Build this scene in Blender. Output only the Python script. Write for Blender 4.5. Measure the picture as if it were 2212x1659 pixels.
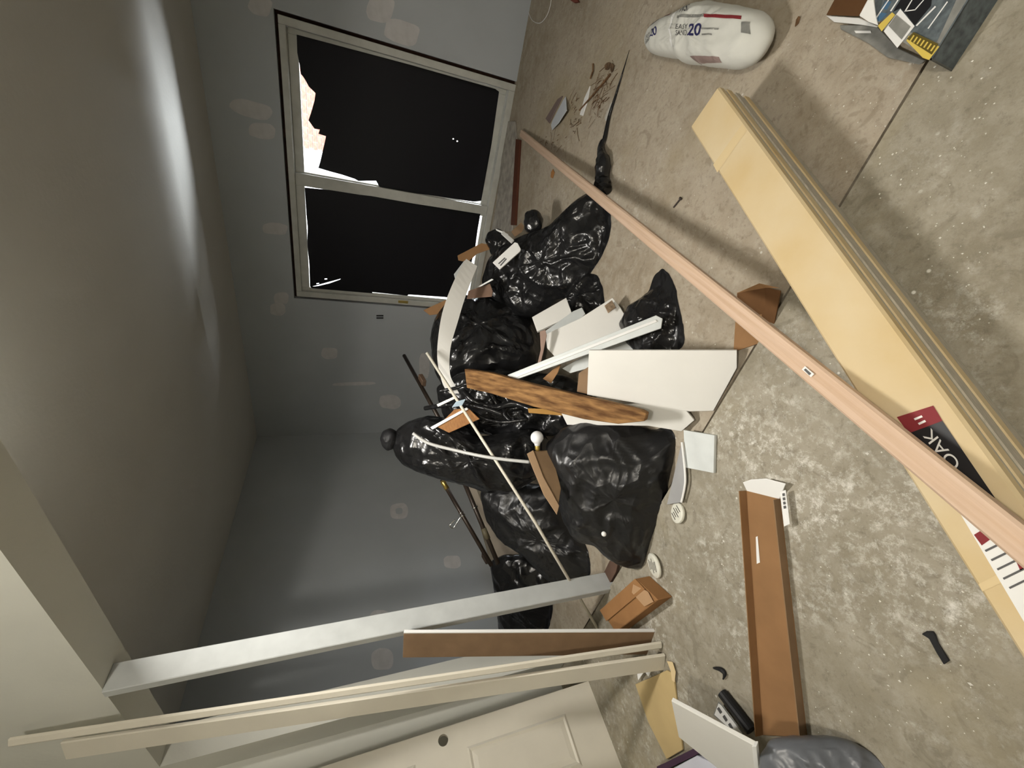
import bpy, bmesh, math, random
from mathutils import Vector, Matrix, noise
from mathutils.bvhtree import BVHTree
random.seed(7)
scene = bpy.context.scene
for o in list(bpy.data.objects):
    bpy.data.objects.remove(o, do_unlink=True)
COL = scene.collection

# ------------------------------------------------------------------ camera
FPX, H = 880.0, 1.4
TH = math.atan(342/880); PHI = math.atan(26/2263)
ct, st, cp, sp = math.cos(TH), math.sin(TH), math.cos(PHI), math.sin(PHI)
cam_d = bpy.data.cameras.new('camera'); cam = bpy.data.objects.new('camera', cam_d); COL.objects.link(cam)
cam_d.sensor_fit = 'HORIZONTAL'; cam_d.sensor_width = 36.0; cam_d.lens = FPX/2212*36.0
cam_d.clip_start = 0.02; cam_d.clip_end = 200
Rr, Dn, Fw = Vector((1, 0, 0)), Vector((0, -st, -ct)), Vector((0, ct, -st))
IX = Dn*cp + Rr*sp            # image right (the phone was held on its side)
IY = -(Dn*sp - Rr*cp)         # image up
M = Matrix((IX, IY, -Fw)).transposed().to_4x4(); M.translation = Vector((0, 0, H))
cam.matrix_world = M
scene.camera = cam

# ------------------------------------------------------------------ place axes: D runs along the window wall, N towards it
D = Vector((-0.82542, 0.56452, 0)); N = Vector((0.56452, 0.82542, 0)); UP = Vector((0, 0, 1))
def WP(s, c, z): return D*s + N*c + UP*z
CW, CH, CT = 4.56, 0.957, 1.117       # window wall, header near face, header far face
ZC, ZH, ZN, ZF = 2.54, 2.25, 2.78, 0.04   # far ceiling, header underside, near ceiling, near floor

# ------------------------------------------------------------------ world, lights, exposure
w = bpy.data.worlds.new('world'); scene.world = w; w.use_nodes = True
bg = w.node_tree.nodes['Background']; bg.inputs[0].default_value = (0.93, 0.96, 1.0, 1); bg.inputs[1].default_value = 5.0
def light(name, typ, loc, energy, color, **kw):
    l = bpy.data.lights.new(name, typ); l.energy = energy; l.color = color
    for k, v in kw.items(): setattr(l, k, v)
    o = bpy.data.objects.new(name, l); COL.objects.link(o); o.location = loc; return o
def aim(o, d): o.rotation_euler = Vector(d).to_track_quat('-Z', 'Y').to_euler()
sun = light('sun', 'SUN', (0, 0, 20), 9.0, (1, .95, .88), angle=0.01); aim(sun, N*0.75 + D*0.15 - UP*0.7)
lamp = light('ceiling_lamp_light', 'POINT', (-0.02, -0.60, 2.60), 128, (1, .935, .83), shadow_soft_size=0.09)
fill_l = light('hidden_fill_panel', 'AREA', WP(1.0, 1.20, 2.345), 46, (1, .96, .90), shape='RECTANGLE', size=0.40, size_y=0.12); fill_l.rotation_euler = (0, 0, math.atan2(D.y, D.x))  # added unseen fill panel behind the header, brightens the window room
gl = light('sunlit_yard_bounce', 'AREA', WP(0.0, 6.6, -0.25), 1750, (.88, .94, 1.0), shape='RECTANGLE', size=3.2, size_y=1.3)
gl.rotation_euler = Matrix((D, N, D.cross(N))).transposed().to_euler()
aimq = (-N*0.75 + UP).normalized(); aim(gl, aimq)
scene.view_settings.view_transform = 'Standard'; scene.view_settings.look = 'None'
scene.view_settings.gamma = 1.0; scene.view_settings.use_curve_mapping = False
scene.view_settings.exposure = -0.22

# ------------------------------------------------------------------ pixel -> place helpers
def ray(x, y):
    a, b = x-1106, y-829.5
    v = a*cp + b*sp; r = a*sp - b*cp
    return Vector((r, FPX*ct - v*st, -v*ct - FPX*st))
EYE = Vector((0, 0, H))
def at(x, y, d): q = ray(x, y); return EYE + q*(d/q.y)
def onz(x, y, z=0.0): q = ray(x, y); return EYE + q*((z-H)/q.z)
def onp(x, y, pl): q = ray(x, y); return EYE + q*((pl[0]-EYE).dot(pl[1])/q.dot(pl[1]))
def plz(z): return (Vector((0, 0, z)), Vector((0, 0, 1)))
def plc(c): return (N*c, -N)
def plp(a, b, c):
    n = (b-a).cross(c-a).normalized()
    if n.dot(EYE-a) < 0: n = -n
    return (a, n)
def pl3(a, b, c): return plp(at(*a), at(*b), at(*c))

# ------------------------------------------------------------------ materials
MATS = {}
def mat(name, col, rough=.6, spec=.3, metal=0., var=.0, vscale=8., col2=None, bump=0., bscale=40., stretch=None, trans=0., detail=6., rmul=1.0, coat=0.):
    if name in MATS: return MATS[name]
    m = bpy.data.materials.new(name); m.use_nodes = True; MATS[name] = m
    nt = m.node_tree; nd = nt.nodes; lk = nt.links
    b = nd['Principled BSDF']
    b.inputs['Base Color'].default_value = (*col, 1); b.inputs['Roughness'].default_value = rough
    b.inputs['Specular IOR Level'].default_value = spec; b.inputs['Metallic'].default_value = metal
    if coat: b.inputs['Coat Weight'].default_value = coat
    tc = nd.new('ShaderNodeTexCoord'); src = tc.outputs['Object']
    if stretch:
        mp = nd.new('ShaderNodeMapping'); lk.new(src, mp.inputs[0])
        mp.vector_type = 'TEXTURE'; mp.inputs['Rotation'].default_value = stretch[1]; mp.inputs['Scale'].default_value = tuple(1/q for q in stretch[0]); src = mp.outputs[0]
    if var or col2:
        n = nd.new('ShaderNodeTexNoise'); n.inputs['Scale'].default_value = vscale; n.inputs['Detail'].default_value = detail
        lk.new(src, n.inputs['Vector'])
        r = nd.new('ShaderNodeValToRGB'); r.color_ramp.elements[0].position = .32; r.color_ramp.elements[1].position = .68
        c2 = col2 or tuple(max(0, c*(1-var)) for c in col); c1 = col if col2 else tuple(min(1, c*(1+var*.5)) for c in col)
        r.color_ramp.elements[0].color = (*c2, 1); r.color_ramp.elements[1].color = (*c1, 1)
        lk.new(n.outputs['Fac'], r.inputs[0]); lk.new(r.outputs[0], b.inputs['Base Color'])
    if bump:
        n2 = nd.new('ShaderNodeTexNoise'); n2.inputs['Scale'].default_value = bscale; n2.inputs['Detail'].default_value = 5
        lk.new(src, n2.inputs['Vector'])
        bp = nd.new('ShaderNodeBump'); bp.inputs['Strength'].default_value = bump; bp.inputs['Distance'].default_value = .01
        lk.new(n2.outputs['Fac'], bp.inputs['Height']); lk.new(bp.outputs[0], b.inputs['Normal'])
    if trans:
        t = nd.new('ShaderNodeBsdfTranslucent'); t.inputs[0].default_value = (.6, .5, .5, 1)
        mx = nd.new('ShaderNodeMixShader'); mx.inputs[0].default_value = trans
        lk.new(b.outputs[0], mx.inputs[1]); lk.new(t.outputs[0], mx.inputs[2]); lk.new(mx.outputs[0], nd['Material Output'].inputs[0])
    return m

def floor_mat(name, base, dark, light_, smear, sm_lo, sm_hi, yellow, spot=None):
    m = bpy.data.materials.new(name); m.use_nodes = True; nt = m.node_tree; nd = nt.nodes; lk = nt.links
    b = nd['Principled BSDF']; b.inputs['Roughness'].default_value = .78; b.inputs['Specular IOR Level'].default_value = .18
    tc = nd.new('ShaderNodeTexCoord')
    def nz(scale, detail=6, rough=.6, dist=0.):
        n = nd.new('ShaderNodeTexNoise'); n.inputs['Scale'].default_value = scale; n.inputs['Detail'].default_value = detail
        n.inputs['Roughness'].default_value = rough; n.inputs['Distortion'].default_value = dist
        lk.new(tc.outputs['Object'], n.inputs['Vector']); return n.outputs['Fac']
    def ramp(f, a, c, p0, p1):
        r = nd.new('ShaderNodeValToRGB'); r.color_ramp.elements[0].position = p0; r.color_ramp.elements[1].position = p1
        r.color_ramp.elements[0].color = (*a, 1); r.color_ramp.elements[1].color = (*c, 1); lk.new(f, r.inputs[0]); return r.outputs[0]
    def mix(f, a, c):
        x = nd.new('ShaderNodeMix'); x.data_type = 'RGBA'
        if f is not None: lk.new(f, x.inputs[0])
        for i, q in ((6, a), (7, c)):
            if isinstance(q, tuple): x.inputs[i].default_value = (*q, 1)
            else: lk.new(q, x.inputs[i])
        return x.outputs[2]
    c0 = ramp(nz(2.2, 8), dark, base, .35, .62)
    c0 = mix(ramp(nz(14, 8, .7), (0, 0, 0), (.75, .75, .75), .45, .68), c0, light_)
    c0 = mix(ramp(nz(45, 9, .8), (0, 0, 0), (.55, .55, .55), .52, .66), c0, tuple(q*.62 for q in dark))
    c0 = mix(ramp(nz(9, 3, .5, 2.5), (0, 0, 0), (.5, .5, .5), .60, .68), c0, tuple(q*.8 for q in dark))
    c0 = mix(ramp(nz(1.3, 5), (0, 0, 0), (.7, .7, .7), .55, .75), c0, yellow)
    # trodden-in plaster smears and flecks
    sm = ramp(nz(3.1, 4), (0, 0, 0), (1, 1, 1), sm_lo, sm_hi)
    if spot:
        vd = nd.new('ShaderNodeVectorMath'); vd.operation = 'DISTANCE'; lk.new(tc.outputs['Object'], vd.inputs[0]); vd.inputs[1].default_value = spot[0]
        mr = nd.new('ShaderNodeMapRange'); mr.inputs[1].default_value = spot[1]*.2; mr.inputs[2].default_value = spot[1]; mr.inputs[3].default_value = .9; mr.inputs[4].default_value = 0
        wob = nd.new('ShaderNodeMath'); wob.operation = 'MULTIPLY_ADD'; lk.new(nz(5, 4), wob.inputs[0]); wob.inputs[1].default_value = .5; lk.new(vd.outputs['Value'], wob.inputs[2])
        lk.new(wob.outputs[0], mr.inputs[0])
        sx = nd.new('ShaderNodeMix'); sx.data_type = 'RGBA'; sx.blend_type = 'ADD'; sx.inputs[0].default_value = 1; lk.new(sm, sx.inputs[6]); lk.new(mr.outputs[0], sx.inputs[7]); sm = sx.outputs[2]
    fine = ramp(nz(26, 9, .8, .15), (0, 0, 0), (1, 1, 1), .49, .66)
    mul = nd.new('ShaderNodeMix'); mul.data_type = 'RGBA'; mul.blend_type = 'MULTIPLY'; mul.inputs[0].default_value = 1
    lk.new(sm, mul.inputs[6]); lk.new(fine, mul.inputs[7])
    c0 = mix(mul.outputs[2], c0, smear)
    vo = nd.new('ShaderNodeTexVoronoi'); vo.inputs['Scale'].default_value = 22; vo.inputs['Randomness'].default_value = 1
    lk.new(tc.outputs['Object'], vo.inputs['Vector'])
    fl = ramp(vo.outputs['Distance'], (1, 1, 1), (0, 0, 0), .07, .13)
    g = ramp(nz(6, 2), (0, 0, 0), (1, 1, 1), .55, .62)
    mul2 = nd.new('ShaderNodeMix'); mul2.data_type = 'RGBA'; mul2.blend_type = 'MULTIPLY'; mul2.inputs[0].default_value = 1
    lk.new(fl, mul2.inputs[6]); lk.new(g, mul2.inputs[7])
    c0 = mix(mul2.outputs[2], c0, smear)
    lk.new(c0, b.inputs['Base Color'])
    bp = nd.new('ShaderNodeBump'); bp.inputs['Strength'].default_value = .6; bp.inputs['Distance'].default_value = .008
    lk.new(nz(30, 9, .7), bp.inputs['Height']); lk.new(bp.outputs[0], b.inputs['Normal'])
    return m

def plastic_mat(name, rough=.24, base=.010, bs=5.5, bstr=.45):
    m = bpy.data.materials.new(name); m.use_nodes = True; nt = m.node_tree; nd = nt.nodes; lk = nt.links
    b = nd['Principled BSDF']; b.inputs['Base Color'].default_value = (base, base, base*1.05, 1)
    b.inputs['Roughness'].default_value = rough; b.inputs['Specular IOR Level'].default_value = .45
    tc = nd.new('ShaderNodeTexCoord')
    mp = nd.new('ShaderNodeMapping'); mp.inputs['Scale'].default_value = (1, 1.9, .8); mp.inputs['Rotation'].default_value = (.4, .9, .6)
    lk.new(tc.outputs['Object'], mp.inputs[0])
    n1 = nd.new('ShaderNodeTexNoise'); n1.inputs['Scale'].default_value = bs; n1.inputs['Detail'].default_value = 3; n1.inputs['Distortion'].default_value = 1.5
    lk.new(mp.outputs[0], n1.inputs['Vector'])
    try: n1.noise_type = 'RIDGED_MULTIFRACTAL'
    except Exception: pass
    n2 = nd.new('ShaderNodeTexNoise'); n2.inputs['Scale'].default_value = bs*4.5; n2.inputs['Detail'].default_value = 4; lk.new(mp.outputs[0], n2.inputs['Vector'])
    nv = nd.new('ShaderNodeTexNoise'); nv.inputs['Scale'].default_value = bs*.8; nv.inputs['Detail'].default_value = 2; lk.new(mp.outputs[0], nv.inputs['Vector'])
    va = nd.new('ShaderNodeVectorMath'); va.operation = 'MULTIPLY_ADD'; lk.new(nv.outputs['Color'], va.inputs[0]); va.inputs[1].default_value = (.22, .22, .22); lk.new(mp.outputs[0], va.inputs[2])
    vo = nd.new('ShaderNodeTexVoronoi'); vo.inputs['Scale'].default_value = bs*1.5; lk.new(va.outputs[0], vo.inputs['Vector'])
    vm = nd.new('ShaderNodeMath'); vm.operation = 'MULTIPLY_ADD'; lk.new(vo.outputs['Distance'], vm.inputs[0]); vm.inputs[1].default_value = 1.5
    ad = nd.new('ShaderNodeMath'); ad.operation = 'MULTIPLY_ADD'; ad.inputs[1].default_value = .16
    lk.new(n2.outputs[0], ad.inputs[0]); n1m = nd.new('ShaderNodeMath'); n1m.operation = 'MULTIPLY'; n1m.inputs[1].default_value = .55; lk.new(n1.outputs[0], n1m.inputs[0]); lk.new(n1m.outputs[0], vm.inputs[2]); lk.new(vm.outputs[0], ad.inputs[2])
    bp = nd.new('ShaderNodeBump'); bp.inputs['Strength'].default_value = bstr; bp.inputs['Distance'].default_value = .022
    lk.new(ad.outputs[0], bp.inputs['Height']); lk.new(bp.outputs[0], b.inputs['Normal'])
    MATS[name] = m; return m

GRAIN = ((1, 14, 14), (0, 0, 0))
wall_m = mat('blue_grey_paint', (.42, .445, .46), .55, .25, var=.06, vscale=1.5, bump=.06, bscale=60)
ceil_m = mat('dull_white_ceiling_paint', (.58, .57, .53), .85, .1, var=.05, vscale=1.2, bump=.15, bscale=45)
head_m = mat('primed_drywall', (.66, .66, .60), .8, .15, var=.06, vscale=2, bump=.08, bscale=50)
spack_m = mat('dried_joint_compound', (.57, .56, .55), .9, .1, var=.1, vscale=14)
cream_m = mat('cream_painted_trim', (.66, .62, .52), .45, .35, var=.04, vscale=6, bump=.05, bscale=30)
white_m = mat('white_laminate', (.74, .73, .69), .4, .35, var=.03, vscale=5)
whiteg_m = mat('cold_white_paint', (.62, .65, .64), .5, .3, var=.08, vscale=12)
vinyl_m = mat('dirty_white_vinyl', (.52, .52, .47), .5, .3, var=.12, vscale=9)
gap_m = mat('bare_dark_framing', (.035, .018, .012), .9, .1, var=.4, vscale=20)
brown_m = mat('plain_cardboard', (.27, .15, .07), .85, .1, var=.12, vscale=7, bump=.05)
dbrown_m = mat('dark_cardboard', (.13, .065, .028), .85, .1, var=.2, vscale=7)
mdf_m = mat('brown_fibreboard', (.24, .155, .09), .8, .15, var=.12, vscale=10)
tan_m = mat('dusty_kraft_carton', (.57, .43, .225), .75, .15, col2=(.62, .51, .33), vscale=4, bump=.06, detail=10.)
tanside_m = mat('dusty_carton_edge', (.47, .43, .35), .8, .1, var=.2, vscale=10, stretch=((1, 9, 40), (0, 0, 0)))
oak_m = mat('pale_oak_stair_nosing', (.62, .46, .345), .5, .3, col2=(.55, .385, .265), vscale=5, stretch=((.7, 22, 22), (0, .07, .905)), bump=.05)
osb_m = mat('stained_rough_plank', (.30, .165, .065), .8, .15, col2=(.09, .042, .016), vscale=6, stretch=((1.6, 8, 8), tuple((at(1005, 825, 2.30)-at(1390, 900, 1.40)).to_track_quat('X', 'Z').to_euler())), bump=.5, bscale=10)
bag_m = plastic_mat('black_bin_liner')
bagd_m = plastic_mat('dusty_black_bin_liner', .36, .011, 5., .5)
film_m = mat('black_plastic_film', (.006, .006, .007), .5, .12, trans=.0003)
blk_m = mat('black_rubber', (.012, .012, .013), .55, .3, bump=.2)
pipe_m = mat('dark_bronze_pipe', (.045, .032, .024), .4, .5, metal=.4, var=.3, vscale=12)
brass_m = mat('brass', (.62, .46, .14), .3, .5, metal=.9)
chrome_m = mat('chrome', (.75, .75, .76), .12, .5, metal=1.)
paper_m = mat('white_paper_sack', (.63, .63, .58), .7, .2, var=.05, vscale=8, bump=.1, bscale=16)
red_m = mat('dark_red_print', (.20, .025, .03), .6, .2)
navy_m = mat('navy_print', (.03, .03, .10), .6, .2)
ink_m = mat('grey_black_print', (.10, .10, .10), .6, .2)
black_m = mat('black_print', (.012, .012, .014), .45, .3)
whitep_m = mat('white_print', (.78, .78, .76), .5, .2)
blue_m = mat('teal_blue_print', (.06, .13, .22), .5, .2)
bluegrey_m = mat('slate_print', (.11, .13, .14), .5, .2, var=.4, vscale=60)
yellow_m = mat('yellow_print', (.62, .47, .10), .5, .2)
greyp_m = mat('grey_print', (.24, .24, .22), .6, .2, var=.25, vscale=30)
bulb_m = mat('frosted_bulb_glass', (.82, .83, .85), .18, .5, coat=.5)
clay_m = mat('brick_red_clay', (.42, .20, .16), .9, .1, var=.3, vscale=18)
mortar_m = mat('grey_mortar', (.45, .42, .40), .95, .05, var=.1)
yard_m = mat('pale_concrete_yard', (.55, .54, .52), .9, .1, var=.1, vscale=2)
twig_m = mat('dry_leaf_litter', (.16, .09, .045), .9, .1, var=.5, vscale=30)
lav_m = mat('pale_lavender_sheet', (.55, .56, .64), .5, .3, var=.05)
purple_m = mat('dark_purple_edging', (.05, .025, .05), .6, .2)
greybag_m = mat('crumpled_grey_plastic', (.16, .17, .19), .35, .4, col2=(.055, .06, .065), vscale=4, bump=.4, bscale=9)
nearfloor_m = floor_mat('plaster_smeared_subfloor', (.33, .30, .235), (.235, .21, .155), (.38, .35, .285), (.68, .66, .60), .44, .70, (.40, .345, .22), (tuple(onz(1740, 1060, ZF) - (D*.475 + N*-.9215 + UP*-.12)), .75))
farfloor_m = floor_mat('dusty_beige_subfloor', (.42, .365, .285), (.31, .26, .19), (.46, .41, .33), (.62, .60, .54), .58, .80, (.36, .30, .19))

# ------------------------------------------------------------------ mesh helpers
def put(name, vs, fs, m, parent=None, smooth=False, bevel=0., kind=None, origin=None, mats=None):
    vs = [Vector(v) for v in vs]
    if origin is None:
        lo = Vector([min(v[i] for v in vs) for i in range(3)]); hi = Vector([max(v[i] for v in vs) for i in range(3)])
        origin = Vector(((lo.x+hi.x)/2, (lo.y+hi.y)/2, lo.z))
    me = bpy.data.meshes.new(name)
    bm = bmesh.new(); bv = [bm.verts.new(v-origin) for v in vs]
    for f in fs:
        try:
            ff = bm.faces.new([bv[i] for i in f]); ff.smooth = smooth
        except ValueError: pass
    bmesh.ops.recalc_face_normals(bm, faces=bm.faces)
    if bevel:
        bmesh.ops.bevel(bm, geom=[e for e in bm.edges if len(e.link_faces) == 2 and e.calc_face_angle(0) > .5], offset=bevel, segments=1, affect='EDGES', clamp_overlap=True)
    bm.to_mesh(me); bm.free()
    me.materials.append(m)
    o = bpy.data.objects.new(name, me); COL.objects.link(o)
    o.location = origin
    if parent is not None:
        o.parent = parent; o.location = origin - parent_world(parent)
    if kind: o['kind'] = kind
    return o
def parent_world(p):
    l = Vector(p.location)
    while p.parent is not None:
        p = p.parent; l += Vector(p.location)
    return l
def tag(o, label, cat, group=None, kind=None):
    o['label'] = label; o['category'] = cat
    if group: o['group'] = group
    if kind: o['kind'] = kind
    return o
def thing(name, label, cat, loc, group=None):
    e = bpy.data.objects.new(name, None); COL.objects.link(e); e.location = loc; e.empty_display_size = .1
    return tag(e, label, cat, group)
def prism(pts, off):
    n = len(pts); vs = list(pts) + [p+off for p in pts]
    fs = [list(range(n)), list(range(2*n-1, n-1, -1))] + [[i, (i+1) % n, n+(i+1) % n, n+i] for i in range(n)]
    return vs, fs
def merge(*parts):
    vs, fs = [], []
    for a, b in parts:
        k = len(vs); vs += a; fs += [[i+k for i in f] for f in b]
    return vs, fs
def wbox(s0, s1, c0, c1, z0, z1):
    p = [WP(s0, c0, z0), WP(s1, c0, z0), WP(s1, c1, z0), WP(s0, c1, z0)]
    return prism(p, UP*(z1-z0))
def obox(c, ax, ay, az):
    p = [c-ax-ay-az, c+ax-ay-az, c+ax+ay-az, c-ax+ay-az]; return prism(p, az*2)
def slab(name, px, pl, th, m, parent=None, bevel=.0015, **k):
    pts = [onp(x, y, pl) for x, y in px]; n = pl[1] if pl[1].dot(EYE-pts[0]) > 0 else -pl[1]
    vs, fs = prism(pts, -n*th)
    return put(name, vs, fs, m, parent, bevel=bevel, **k)
def tube(path, r, n=10, cap=True, r1=None):
    vs, fs = [], []; L = len(path); up = None
    for i, p in enumerate(path):
        t = (path[min(i+1, L-1)] - path[max(i-1, 0)]).normalized()
        if up is None: up = t.orthogonal().normalized()
        up = (up - t*up.dot(t)).normalized(); b = t.cross(up)
        rr = r if r1 is None else r + (r1-r)*i/(L-1)
        if isinstance(r, (list, tuple)): rr = r[i]
        for k in range(n):
            a = 2*math.pi*k/n; vs.append(p + up*math.cos(a)*rr + b*math.sin(a)*rr)
    for i in range(L-1):
        for k in range(n):
            fs.append([i*n+k, i*n+(k+1) % n, (i+1)*n+(k+1) % n, (i+1)*n+k])
    if cap: fs += [list(range(n))[::-1], [(L-1)*n+k for k in range(n)]]
    return vs, fs
def bez(pts, n=8):
    out = []; P = [pts[0]] + list(pts) + [pts[-1]]
    for i in range(1, len(P)-2):
        for k in range(n):
            t = k/n; a, b, c, d = P[i-1], P[i], P[i+1], P[i+2]
            out.append(.5*((2*b) + (-a+c)*t + (2*a-5*b+4*c-d)*t*t + (-a+3*b-3*c+d)*t**3))
    return out + [P[-2]]
def lathe(base, axis, prof, n=24):
    axis = axis.normalized(); u = axis.orthogonal().normalized(); v = axis.cross(u); vs, fs = [], []
    for h, r in prof:
        for k in range(n):
            a = 2*math.pi*k/n; vs.append(base + axis*h + (u*math.cos(a)+v*math.sin(a))*r)
    for i in range(len(prof)-1):
        for k in range(n): fs.append([i*n+k, i*n+(k+1) % n, (i+1)*n+(k+1) % n, (i+1)*n+k])
    fs += [list(range(n))[::-1], [(len(prof)-1)*n+k for k in range(n)]]
    return vs, fs
def ridge(p, f, seed):
    ax_ = Vector((math.sin(seed*2.1), math.cos(seed*1.7), math.sin(seed*.9+1))).normalized()
    q = (p - ax_*p.dot(ax_)*.55)*f + Vector((seed*7.3, seed*3.1, -seed*5.7))
    q = q + Vector((noise.noise(q*.7), noise.noise(q*.7+Vector((9, 2, 4))), noise.noise(q*.7-Vector((3, 8, 1)))))*.8
    t = max(0., 1 - abs(noise.noise(q))*2.0); return t*t*1.15
def resample(pts, n):
    L = [0]
    for i in range(len(pts)): L.append(L[-1] + (pts[(i+1) % len(pts)]-pts[i]).length)
    out = []; j = 0
    for k in range(n):
        d = L[-1]*k/n
        while L[j+1] < d: j += 1
        t = (d-L[j])/(L[j+1]-L[j]); out.append(pts[j].lerp(pts[(j+1) % len(pts)], t))
    return out
def blob(px, pl, T, Tb=None, center=None, seed=1, amp=.02, f=6., na=120, nr=26, zmin=0., power=2.2, edge=.006, cmin=None):
    Tb = T if Tb is None else Tb
    pts = [onp(x, y, pl) for x, y in px]; n = pl[1] if pl[1].dot(EYE-pts[0]) > 0 else -pl[1]
    pts = resample(pts, na)
    for _ in range(2): pts = [(pts[i-1]+pts[i]*2+pts[(i+1) % na])/4 for i in range(na)]
    c = onp(*center, pl) if center else sum(pts, Vector())/na
    vs, fs = [], []
    def disp(p, s):
        return amp*(.75*ridge(p, f, seed) + .4*ridge(p, f*2.3, seed+5) + .16*ridge(p, f*5.5, seed+9) - .35)*(1-s**6)
    def ring(s, sgn, TT):
        h = TT*max(0., 1-s**power)**.5; out = []
        for i in range(na):
            p = c + (pts[i]-c)*s
            q = p + n*sgn*(h + disp(p, s)*(1 if sgn > 0 else .6))
            if s > .9: q += (p-c).normalized()*edge*noise.noise(p*30)
            zz = zmin
            if zmin == 'step': zz = ZF if q.dot(N) < CH+.02 else 0.
            if q.z < zz+.002: q.z = zz + .002 + .0005*random.random()
            out.append(q)
        return out
    front = [ring(math.sin(math.pi/2*k/nr), 1, T) for k in range(1, nr+1)]
    nb = nr//2
    back = [ring(math.sin(math.pi/2*k/nb), -1, Tb) for k in range(nb-1, 0, -1)]
    rings = front + back
    ctop = c + n*(T + disp(c, 0)); vs.append(ctop)
    for r in rings: vs += r
    cb = c - n*Tb
    if cb.z < (0 if zmin == 'step' else zmin)+.002: cb.z = (0 if zmin == 'step' else zmin)+.002
    vs.append(cb)
    for i in range(na): fs.append([0, 1+i, 1+(i+1) % na])
    R = len(rings)
    for k in range(R-1):
        for i in range(na):
            a = 1+k*na; b = a+na; fs.append([a+i, b+i, b+(i+1) % na, a+(i+1) % na])
    last = 1+(R-1)*na
    for i in range(na): fs.append([last+(i+1) % na, last+i, len(vs)-1])
    return vs, fs
def text(name, body, px0, pxx, pxy, pl, m, parent, lift=.0015, bvh=None, bold=.0):
    """flat print: lower-left corner at px0, baseline runs to pxx, cap height to pxy"""
    cu = bpy.data.curves.new(name, 'FONT'); cu.body = body; cu.size = 1; cu.offset = bold
    o = bpy.data.objects.new(name, cu); COL.objects.link(o)
    dg = bpy.context.evaluated_depsgraph_get(); me = bpy.data.meshes.new_from_object(o.evaluated_get(dg))
    vs = [v.co.copy() for v in me.vertices]; fs = [list(p.vertices) for p in me.polygons]
    bpy.data.objects.remove(o); bpy.data.curves.remove(cu); bpy.data.meshes.remove(me)
    x0, x1 = min(v.x for v in vs), max(v.x for v in vs); y0, y1 = min(v.y for v in vs), max(v.y for v in vs)
    O, X, Y = onp(*px0, pl), onp(*pxx, pl), onp(*pxy, pl); n = pl[1] if pl[1].dot(EYE-O) > 0 else -pl[1]
    out = []
    for v in vs:
        p = O + (X-O)*((v.x-x0)/(x1-x0)) + (Y-O)*((v.y-y0)/(y1-y0))
        if bvh:
            hit = bvh.ray_cast(p+n*.6, -n)
            if hit[0] is not None: p = hit[0]
        out.append(p + n*lift)
    return put(name, out, fs, m, parent)
def decal(name, px, pl, m, parent, lift=.001, bvh=None, div=1):
    P = [onp(x, y, pl) for x, y in px]; n = pl[1] if pl[1].dot(EYE-P[0]) > 0 else -pl[1]
    if bvh:
        k = 12; vs, fs = [], []
        for j in range(k+1):
            for i in range(k+1):
                u, v = i/k, j/k
                p = P[0]*(1-u)*(1-v)+P[1]*u*(1-v)+P[2]*u*v+P[3]*(1-u)*v
                h = bvh.ray_cast(p+n*.6, -n); p = h[0] if h[0] is not None else p
                vs.append(p+n*lift)
        for j in range(k):
            for i in range(k): a = j*(k+1)+i; fs.append([a, a+1, a+k+2, a+k+1])
        return put(name, vs, fs, m, parent)
    return put(name, [p+n*lift for p in P], [list(range(len(P)))], m, parent)
def bvh_of(vs, fs): return BVHTree.FromPolygons([tuple(v) for v in vs], fs)

# ================================================================== THE SETTING
def struct(name, vs, fs, m, bevel=0., parent=None):
    o = put(name, vs, fs, m, parent, bevel=bevel)
    if parent is None: o['kind'] = 'structure'
    return o
def wpoly(pts, z0, z1): return prism([WP(s, c, z0) for s, c in pts], UP*(z1-z0))
SL = 3.97; C1 = WP(SL, CW, 0); C2 = WP(SL, CH, 0)
def sc(p): return (p.dot(D), p.dot(N))
far = [(-2.4, CH+.036), (-2.4, CW+.2), (SL+.12, CW+.2), (SL+.12, CH+.036)]
struct('floor_joint', *wpoly([(-2.4, CH), (4, CH), (4, CH+.036), (-2.4, CH+.036)], -.12, -.03), gap_m)
fl = struct('floor', *wpoly(far, -.12, 0), farfloor_m)
tag(fl, 'dusty beige subfloor of the room with the window', 'floor')
nf = struct('floor_raised', *wpoly([(-2.4, -2.8), (3.35, -2.8), (3.35, CH), (-2.4, CH)], -.12, ZF), nearfloor_m)
tag(nf, 'plaster smeared subfloor in the foreground, one step higher', 'floor')
ce = struct('ceiling', *wpoly(far, ZC, ZC+.12), ceil_m); tag(ce, 'dull flat ceiling of the room with the window', 'ceiling')
cn = struct('ceiling_near', *wpoly([(-2.4, -2.8), (3.35, -2.8), (3.35, CH), (-2.4, CH)], ZN, ZN+.12), ceil_m); tag(cn, 'ceiling above the foreground', 'ceiling')
S0, S1, Z1 = -.335, 2.037, 2.003
ww = [(-2.4, 0), (S0, 0), (S0, Z1), (S1, Z1), (S1, 0), (SL, 0), (SL, ZC), (-2.4, ZC)]
wall_w = struct('wall_window', *prism([WP(s, CW, z) for s, z in ww], N*.16), wall_m); tag(wall_w, 'blue grey drywall around the big window', 'wall')
wall_l = struct('wall_left', *wbox(SL, SL+.12, CH, CW+.16, 0, ZC), wall_m); tag(wall_l, 'blue grey drywall left of the window corner', 'wall')
wall_r = struct('wall_right', *wbox(-2.4, -2.3, -2.8, CW+.16, 0, ZN), wall_m); tag(wall_r, 'blue grey wall right of the view', 'wall')
hd = struct('wall_header', *wbox(-2.3, sc(C2)[0]+.1, CH, CT, ZH, ZN), head_m); tag(hd, 'pale dropped header over the wide opening', 'wall')
sb = struct('wall_stub', *wbox(2.91, sc(C2)[0]+.1, CH, CT, 0, ZH), head_m); tag(sb, 'short pale wall end left of the opening', 'wall')
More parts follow.
